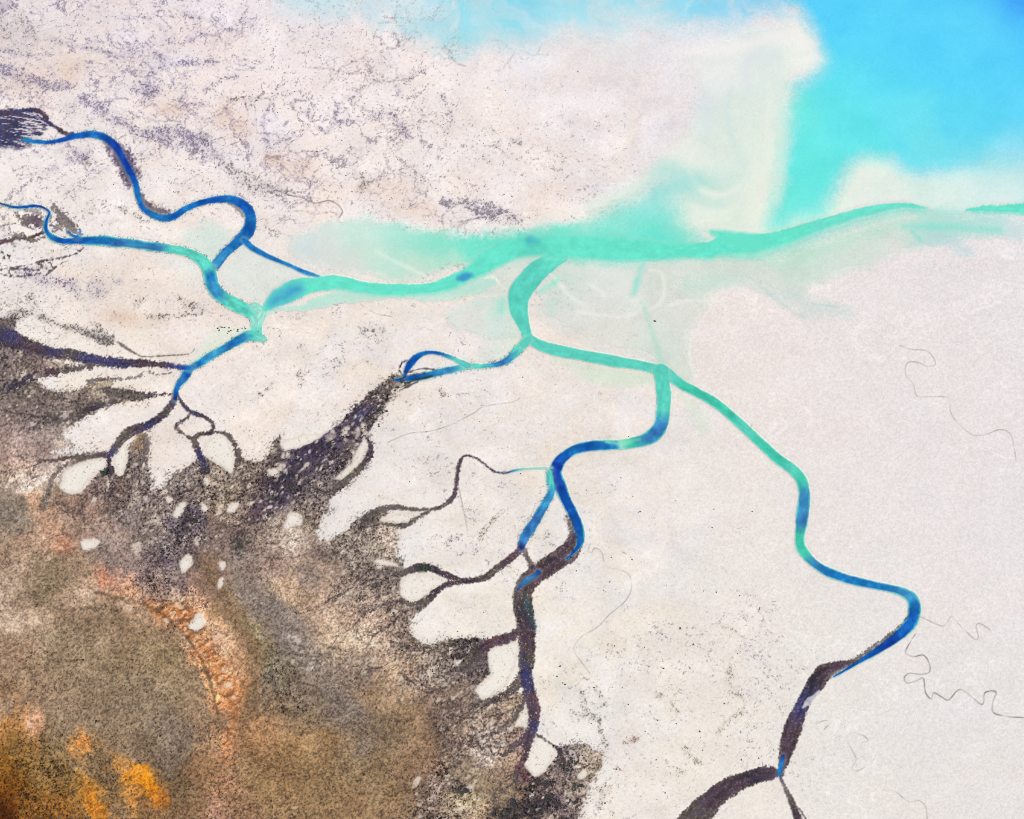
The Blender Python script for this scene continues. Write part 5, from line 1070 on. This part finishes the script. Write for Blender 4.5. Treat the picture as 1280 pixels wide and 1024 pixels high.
WAT = {
    'sea': ('sea', 'open bright cyan sea at the upper right', 'sea'),
    'shallow_water': ('shallow_water', 'thin milky green water over sandbanks beside the channel', 'shallows'),
    'main_channel': ('channel_water', 'broad aqua green main channel running right to the sea', 'channel'),
    'creek|north west': ('creek_water', 'deep blue winding creek in the upper left', 'creek'),
    'creek|west': ('creek_water', 'blue to teal creek entering from the left edge', 'creek'),
    'creek|south west': ('creek_water', 'bright blue short creek below the teal junction', 'creek'),
    'creek|braided': ('creek_water', 'blue green creek splitting round a pale lens of sand', 'creek'),
    'creek|south arm': ('creek_water', 'long slender teal creek winding to the lower right', 'creek'),
    'creek|south': ('creek_water', 'teal to deep blue creek curving down the centre', 'creek'),
    'creek|south west branch of the south creek': ('creek_water', 'narrow pale blue branch left of the deep blue creek', 'creek'),
    'creek|pool in the drained south creek': ('creek_water', 'small blue pool left in the dark drained creek', 'pool'),
    'creek|pool at the fork of the south east creek': ('creek_water', 'tiny blue pool at the fork of the bottom right creek', 'pool'),
}
for nm, i in OPEN.items():
    base, lab, cat = WAT[nm]
    o = build_cells(base, wc & (wl == i), -0.02, M_WATER)
    if o:
        tag(o, lab, cat, 'structure')


# land and sea beyond the mapped area, out to the horizon
def far_sheet(name, quads, rgb, mat_args, z, lab, cat):
    me = bpy.data.meshes.new(name)
    vs, fs = [], []
    for q in quads:
        b = len(vs)
        vs += [(x, y, z) for x, y in q]
        fs.append(tuple(range(b, b + len(q))))
    me.from_pydata(vs, [], fs)
    at = me.color_attributes.new('tint', 'FLOAT_COLOR', 'POINT')
    for d in at.data:
        d.color = (*rgb, 1)
    me.materials.append(mat_args)
    o = bpy.data.objects.new(name, me)
    COL.objects.link(o)
    return tag(o, lab, cat, 'structure')


bl = [float(t) for t in ground(ua[0], va[-1])]
br = [float(t) for t in ground(ua[-1], va[-1])]
tl = [float(t) for t in ground(ua[0], va[0])]
tr = [float(t) for t in ground(ua[-1], va[0])]
Fm = 20000.0
tm = [float(t) for t in ground(430.0, va[0])]
rm = [float(t) for t in ground(ua[-1], 270.0)]
far_sheet('coastal_plain', [[tl, bl, (-Fm, -Fm), (-Fm, Fm)], [bl, br, (Fm, -Fm), (-Fm, -Fm)], [br, rm, (Fm, rm[1]), (Fm, -Fm)], [tl, (-Fm, Fm), (-6000, Fm), tm]],
          (0.60, 0.545, 0.53), M_SAND, 0.1, 'pale coastal plain beyond the mapped flats', 'plain')
far_sheet('sea', [[rm, tr, tm, (-6000, Fm), (Fm, Fm), (Fm, rm[1])]], (0.08, 0.42, 0.70), M_WATER, -0.02, 'open sea stretching to the horizon', 'sea')

# ------------------------------------------------------------------ low plants of the marsh: uncountable tufts
rs = np.random.RandomState(5)


def sample_at(arr, u, v):
    j = np.clip(np.searchsorted(ua, u), 0, NU - 1)
    i = np.clip(np.searchsorted(va, v), 0, NV - 1)
    return arr[i, j]


def tuft_mesh(name, u, v, r, h, rgb, mat, lab, cat):
    """many low rounded plants in one mesh: each a jittered seven-sided dome"""
    n = len(u)
    x, y = ground(u, v)
    z = sample_at(Z, u, v)
    K = 6
    ang = np.linspace(0, 2 * np.pi, K, endpoint=False)[None, :] + rs.rand(n, 1) * 6.28
    rad = r[:, None] * (0.65 + 0.7 * rs.rand(n, K))
    co = np.zeros((n, K + K + 1, 3), np.float32)
    co[:, :K, 0] = x[:, None] + rad * np.cos(ang)
    co[:, :K, 1] = y[:, None] + rad * np.sin(ang)
    co[:, :K, 2] = z[:, None] - 0.25
    r2 = rad * (0.55 + 0.4 * rs.rand(n, K))
    co[:, K:2 * K, 0] = x[:, None] + r2 * np.cos(ang + .3)
    co[:, K:2 * K, 1] = y[:, None] + r2 * np.sin(ang + .3)
    co[:, K:2 * K, 2] = z[:, None] + h[:, None] * (0.5 + 0.4 * rs.rand(n, K))
    co[:, 2 * K, 0] = x + 0.2 * r * rs.randn(n)
    co[:, 2 * K, 1] = y + 0.2 * r * rs.randn(n)
    co[:, 2 * K, 2] = z + h
    tri = []
    for k in range(K):
        k2 = (k + 1) % K
        tri += [(k, k2, K + k), (k2, K + k2, K + k), (K + k, K + k2, 2 * K)]
    tri = np.array(tri, np.int32)
    faces = (tri[None] + (np.arange(n, dtype=np.int32) * (2 * K + 1))[:, None, None]).reshape(-1, 3)
    me = bpy.data.meshes.new(name)
    me.vertices.add(n * (2 * K + 1))
    me.vertices.foreach_set('co', co.ravel())
    me.loops.add(faces.size)
    me.loops.foreach_set('vertex_index', faces.ravel())
    me.polygons.add(len(faces))
    me.polygons.foreach_set('loop_start', np.arange(0, faces.size, 3, dtype=np.int32))
    me.update(calc_edges=True)
    at = me.color_attributes.new('tint', 'FLOAT_COLOR', 'POINT')
    c4 = np.ones((n, 2 * K + 1, 4), np.float32)
    c4[:, :, :3] = rgb[:, None, :]
    at.data.foreach_set('color', c4.ravel())
    me.materials.append(mat)
    o = bpy.data.objects.new(name, me)
    COL.objects.link(o)
    return tag(o, lab, cat, 'stuff')


M_PLANT = surface_material('leafy_plants', .35, .85, .6, .15, (.5, 1.5))
n = 240000
u = rs.uniform(-40, 800, n)
v = rs.uniform(360, 1060, n)
p = sample_at(ROUGH, u, v)
clump = sample_at(0.5 * mstk + 0.5 * N6, u, v)
keep = rs.rand(n) < np.clip((p - .25) * (0.10 + .60 * sample_at(rgh, u, v)) * (0.3 + 1.4 * (1 - sample_at(CU, u, v))), 0, 1)
u, v, p = u[keep], v[keep], p[keep]
base = sample_at(mcol, u, v) / 255.0
g = np.clip(base, .08, .8) ** 2.2 * ALB
shade = (0.5 + 0.5 * rs.rand(len(u)))[:, None]
rgb = (g * shade * np.array([1.0, 1.0, 0.98])).astype(np.float32)
r = 0.55 + 0.75 * rs.rand(len(u)) ** 2
tuft_mesh('marsh_plants', u, v, r, r * 0.7, rgb, M_PLANT, 'low grey brown and dark marsh plants covering the mud', 'marsh plants')

n = 60000
u = rs.uniform(-40, 1290, n)
v = rs.uniform(-20, 1040, n)
d = sample_at(dens * (0.3 + 0.9 * net), u, v)
ok = (sample_at(WLAB, u, v) == 0) & (sample_at(LAB, u, v) == 0)
keep = ok & (rs.rand(n) < np.clip(d * 0.45 - 0.015, 0, .8))
u, v = u[keep], v[keep]
t = rs.rand(len(u))[:, None]
rgb = (np.array([[0.13, 0.115, 0.125]]) * (0.5 + 0.9 * t) + np.array([[0.02, 0.0, 0.0]]) * rs.rand(len(u))[:, None]).astype(np.float32)
r = 0.4 + 0.6 * rs.rand(len(u)) ** 2
tuft_mesh('algae_clumps', u, v, r, r * .5, rgb, M_PLANT, 'small dark algae clumps scattered over the pale flats', 'algae')


# ------------------------------------------------------------------ single shrubs
def shrub_mesh(name, seed, green):
    """spreading low shrub: short trunk, limbs and a broken crown of leaf clumps"""
    R = random.Random(seed)
    vs, fs, mi = [], [], []

    def tube(a, b, r0, r1):
        k = len(vs)
        for (p, r) in ((a, r0), (b, r1)):
            for s in range(5):
                t = s * 2 * math.pi / 5
                vs.append((p[0] + r * math.cos(t), p[1] + r * math.sin(t), p[2]))
        for s in range(5):
            fs.append((k + s, k + (s + 1) % 5, k + 5 + (s + 1) % 5, k + 5 + s))
            mi.append(0)
    tube((0, 0, -.3), (0, 0, .25), .10, .08)
    for b in range(6):
        t = b * 1.047 + R.uniform(-.3, .3)
        tip = (.62 * math.cos(t), .62 * math.sin(t), .5 + R.uniform(-.1, .15))
        tube((0, 0, .2), tip, .06, .03)
    for c in range(9):
        t = R.uniform(0, 6.28)
        q = R.uniform(0.05, .75)
        cx, cy, cz = q * math.cos(t), q * math.sin(t), .42 + .34 * (1 - q) + R.uniform(-.08, .1)
        for l in range(26):
            a, e = R.uniform(0, 6.28), R.uniform(-.5, 1.4)
            rr = .32 * R.uniform(.5, 1.0)
            px, py, pz = cx + rr * math.cos(a) * math.cos(e), cy + rr * math.sin(a) * math.cos(e), cz + rr * .8 * math.sin(e)
            s = R.uniform(.07, .13)
            ax = (R.uniform(-1, 1), R.uniform(-1, 1), R.uniform(-.4, .4))
            ay = (-ax[1], ax[0], R.uniform(-.5, .5))
            k = len(vs)
            for (m1, m2) in ((-1, 0), (0, -.7), (1, 0), (0, .7)):
                vs.append((px + s * (m1 * ax[0] + m2 * ay[0]), py + s * (m1 * ax[1] + m2 * ay[1]), pz + s * (m1 * ax[2] + m2 * ay[2])))
            fs.append((k, k + 1, k + 2, k + 3))
            mi.append(1)
    me = bpy.data.meshes.new(name)
    me.from_pydata(vs, [], fs)
    me.materials.append(M_BARK)
    me.materials.append(M_GREEN if green else M_LEAF)
    me.polygons.foreach_set('material_index', mi)
    me.update()
    return me


def leaf_material(name, a, b):
    mat = bpy.data.materials.new(name)
    nt, out, bs = nodes(mat)
    tc = nt.nodes.new('ShaderNodeTexCoord')
    nz = nt.nodes.new('ShaderNodeTexNoise')
    nz.inputs['Scale'].default_value = 5
    cr = nt.nodes.new('ShaderNodeValToRGB')
    cr.color_ramp.elements[0].position = .35
    cr.color_ramp.elements[1].position = .7
    cr.color_ramp.elements[0].color = (*a, 1)
    cr.color_ramp.elements[1].color = (*b, 1)
    nt.links.new(tc.outputs['Object'], nz.inputs['Vector'])
    nt.links.new(nz.outputs['Fac'], cr.inputs[0])
    nt.links.new(cr.outputs[0], bs.inputs['Base Color'])
    bs.inputs['Roughness'].default_value = .7
    nt.links.new(bs.outputs[0], out.inputs['Surface'])
    return mat


M_BARK = leaf_material('grey_bark', (.09, .075, .065), (.16, .14, .12))
M_LEAF = leaf_material('dark_leaves', (.022, .022, .024), (.06, .055, .052))
M_GREEN = leaf_material('green_leaves', (.012, .035, .018), (.04, .085, .04))
MD = [shrub_mesh('dark_shrub', 10 + i, False) for i in range(4)]
MG = [shrub_mesh('green_shrub', 30 + i, True) for i in range(3)]

KN = dict(flat=[], )
CLUMPS = [
    # label, group, green, count, spread list (u, v, radius), size range
    ('dark shrub in the dense black thicket beside the bottom edge', 'shrubs of the bottom thicket', False, 62, [(670, 1008, 14), (645, 1015, 14), (690, 998, 12), (680, 978, 9), (640, 1005, 6), (625, 1018, 10), (578, 988, 6)], (2.0, 3.4)),
    ('dark shrub in the open thicket right of the pale island', 'shrubs right of the pale island', False, 30, [(712, 948, 12), (722, 985, 10), (706, 962, 9), (716, 1006, 9)], (1.6, 2.6)),
    ('green shrub clustered on the side creek above the rounded island', 'green shrubs on the side creek', True, 9, [(529, 710, 6)], (2.0, 2.8)),
    ('green shrub clustered at the fork of the south west creek', 'green shrubs at the creek fork', True, 9, [(132, 592, 6)], (2.0, 2.8)),
    ('dark shrub at the mouth of the short dark side creek', 'shrubs by the side creek mouth', False, 24, [(580, 812, 12), (592, 805, 8), (562, 808, 8), (600, 840, 8)], (1.6, 2.6)),
    ('dark shrub on the ragged upper bank of the braided creek', 'shrubs along the braided creek', False, 38, [(490, 482, 10), (475, 497, 9), (480, 512, 7), (462, 520, 8), (470, 530, 6), (505, 478, 7)], (1.5, 2.4)),
    ('dark shrub in the black knot where the braided creek ends', 'shrubs in the black knot', False, 28, [(352, 606, 10), (366, 612, 9), (385, 605, 8), (345, 625, 8), (336, 643, 5)], (1.8, 2.8)),
    ('dark shrub in the row on the pale bank above the creek junction', 'shrubs by the junction', False, 16, [(278, 411, 5), (287, 411, 6), (300, 412, 5), (304, 410, 4), (271, 413, 3)], (1.0, 1.7)),
    ('dark shrub along the navy streak in the grey marsh', 'shrubs on the navy streak', False, 24, [(245, 648, 8), (232, 655, 7), (218, 664, 6), (206, 690, 7)], (1.6, 2.6)),
]
FLATS = [
    ('lone small dark shrub on the northern sand flat', 'lone shrubs of the northern flat', [(505, 105), (427, 176), (456, 130), (512, 98), (603, 196), (612, 202), (652, 178), (722, 90), (320, 126), (396, 190), (432, 220), (457, 214), (500, 238), (526, 226), (545, 236), (630, 244), (640, 246), (560, 240), (355, 132), (368, 115), (300, 175), (262, 148), (110, 55), (140, 48), (196, 112), (232, 78), (385, 65), (410, 60), (330, 62), (470, 92), (565, 150), (583, 162), (690, 154), (770, 186), (440, 240), (415, 122), (360, 152), (340, 84)]),
    ('small dark shrub on the pale flat right of the dark south creek', 'shrubs right of the south creek', [(720, 714), (764, 697), (700, 833), (696, 846), (703, 854), (742, 860), (706, 856), (768, 808), (800, 640), (829, 836), (850, 786), (866, 806), (895, 741), (924, 745), (949, 762), (905, 880), (874, 915), (790, 700), (890, 660), (940, 640), (845, 905), (770, 962), (756, 1004), (820, 950)]),
]
things = 0
for lab, grp, green, cnt, spots, (s0, s1) in CLUMPS:
    for i in range(cnt):
        cu, cv, rr = spots[i % len(spots)]
        a, q = random.uniform(0, 6.28), rr * math.sqrt(random.random())
        uu, vv = cu + q * math.cos(a), cv + q * .8 * math.sin(a)
        if sample_at(WLAB, uu, vv) > 0:
            continue
        o = bpy.data.objects.new('green_shrub' if green else 'dark_shrub', random.choice(MG if green else MD))
        x, y = ground(uu, vv)
        s = random.uniform(s0, s1)
        o.location = (float(x), float(y), float(sample_at(Z, uu, vv)))
        o.rotation_euler = (0, 0, random.uniform(0, 6.28))
        o.scale = (s, s, s * random.uniform(.7, 1.0))
        COL.objects.link(o)
        tag(o, lab, 'shrub', None, grp)
        things += 1
for lab, grp, pts in FLATS:
    for (uu, vv) in pts:
        o = bpy.data.objects.new('dark_shrub', random.choice(MD))
        x, y = ground(uu, vv)
        s = random.uniform(.85, 1.4)
        o.location = (float(x), float(y), float(sample_at(Z, uu, vv)))
        o.rotation_euler = (0, 0, random.uniform(0, 6.28))
        o.scale = (s * 1.2, s, s * .7)
        COL.objects.link(o)
        tag(o, lab, 'shrub', None, grp)

# the dark rock awash in the pale green shallows
R = random.Random(3)
vs, fs = [], []
for i in range(7):
    t = i / 6 * math.pi / 2
    for j in range(12):
        a = j * math.pi / 6
        k = 1 + .18 * math.sin(3 * a + i) + R.uniform(-.08, .08)
        vs.append((2.2 * k * math.cos(a) * math.cos(t), 1.4 * k * math.sin(a) * math.cos(t), -0.6 + 1.5 * math.sin(t)))
for i in range(6):
    for j in range(12):
        fs.append((i * 12 + j, i * 12 + (j + 1) % 12, (i + 1) * 12 + (j + 1) % 12, (i + 1) * 12 + j))
me = bpy.data.meshes.new('boulder')
me.from_pydata(vs, [], fs)
me.materials.append(leaf_material('wet_rock', (.012, .022, .02), (.05, .055, .05)))
ob = bpy.data.objects.new('boulder', me)
COL.objects.link(ob)
x, y = ground(818.5, 401.5)
ob.location = (float(x), float(y), 0)
ob.rotation_euler = (0, 0, -.2)
tag(ob, 'single small dark rock in the pale green shallows below the main channel', 'rock')

# ------------------------------------------------------------------ light
SUN_EL, SUN_AZ = math.radians(52), math.radians(225)     # from the south west, high
sd_ = bpy.data.lights.new('sun', 'SUN')
sd_.energy = 3.6
sd_.angle = math.radians(.53)
sd_.color = (1.0, .94, .82)
so = bpy.data.objects.new('sun', sd_)
COL.objects.link(so)
so.rotation_euler = (math.pi / 2 - SUN_EL, 0, math.pi - SUN_AZ)
wd = bpy.data.worlds.new('World')
scene.world = wd
wd.use_nodes = True
nt = wd.node_tree
sky = nt.nodes.new('ShaderNodeTexSky')
sky.sky_type = 'NISHITA'
sky.sun_disc = False
sky.sun_elevation = SUN_EL
sky.sun_rotation = SUN_AZ
bg = nt.nodes['Background']
bg.inputs['Strength'].default_value = .09
nt.links.new(sky.outputs[0], bg.inputs['Color'])
vs_ = scene.view_settings
vs_.view_transform = 'Standard'
vs_.look = 'None'
vs_.gamma = 1
vs_.exposure = 0.29
scene.cycles.filter_width = 1.0
scene.cycles.max_bounces = 4
scene.cycles.use_denoising = False
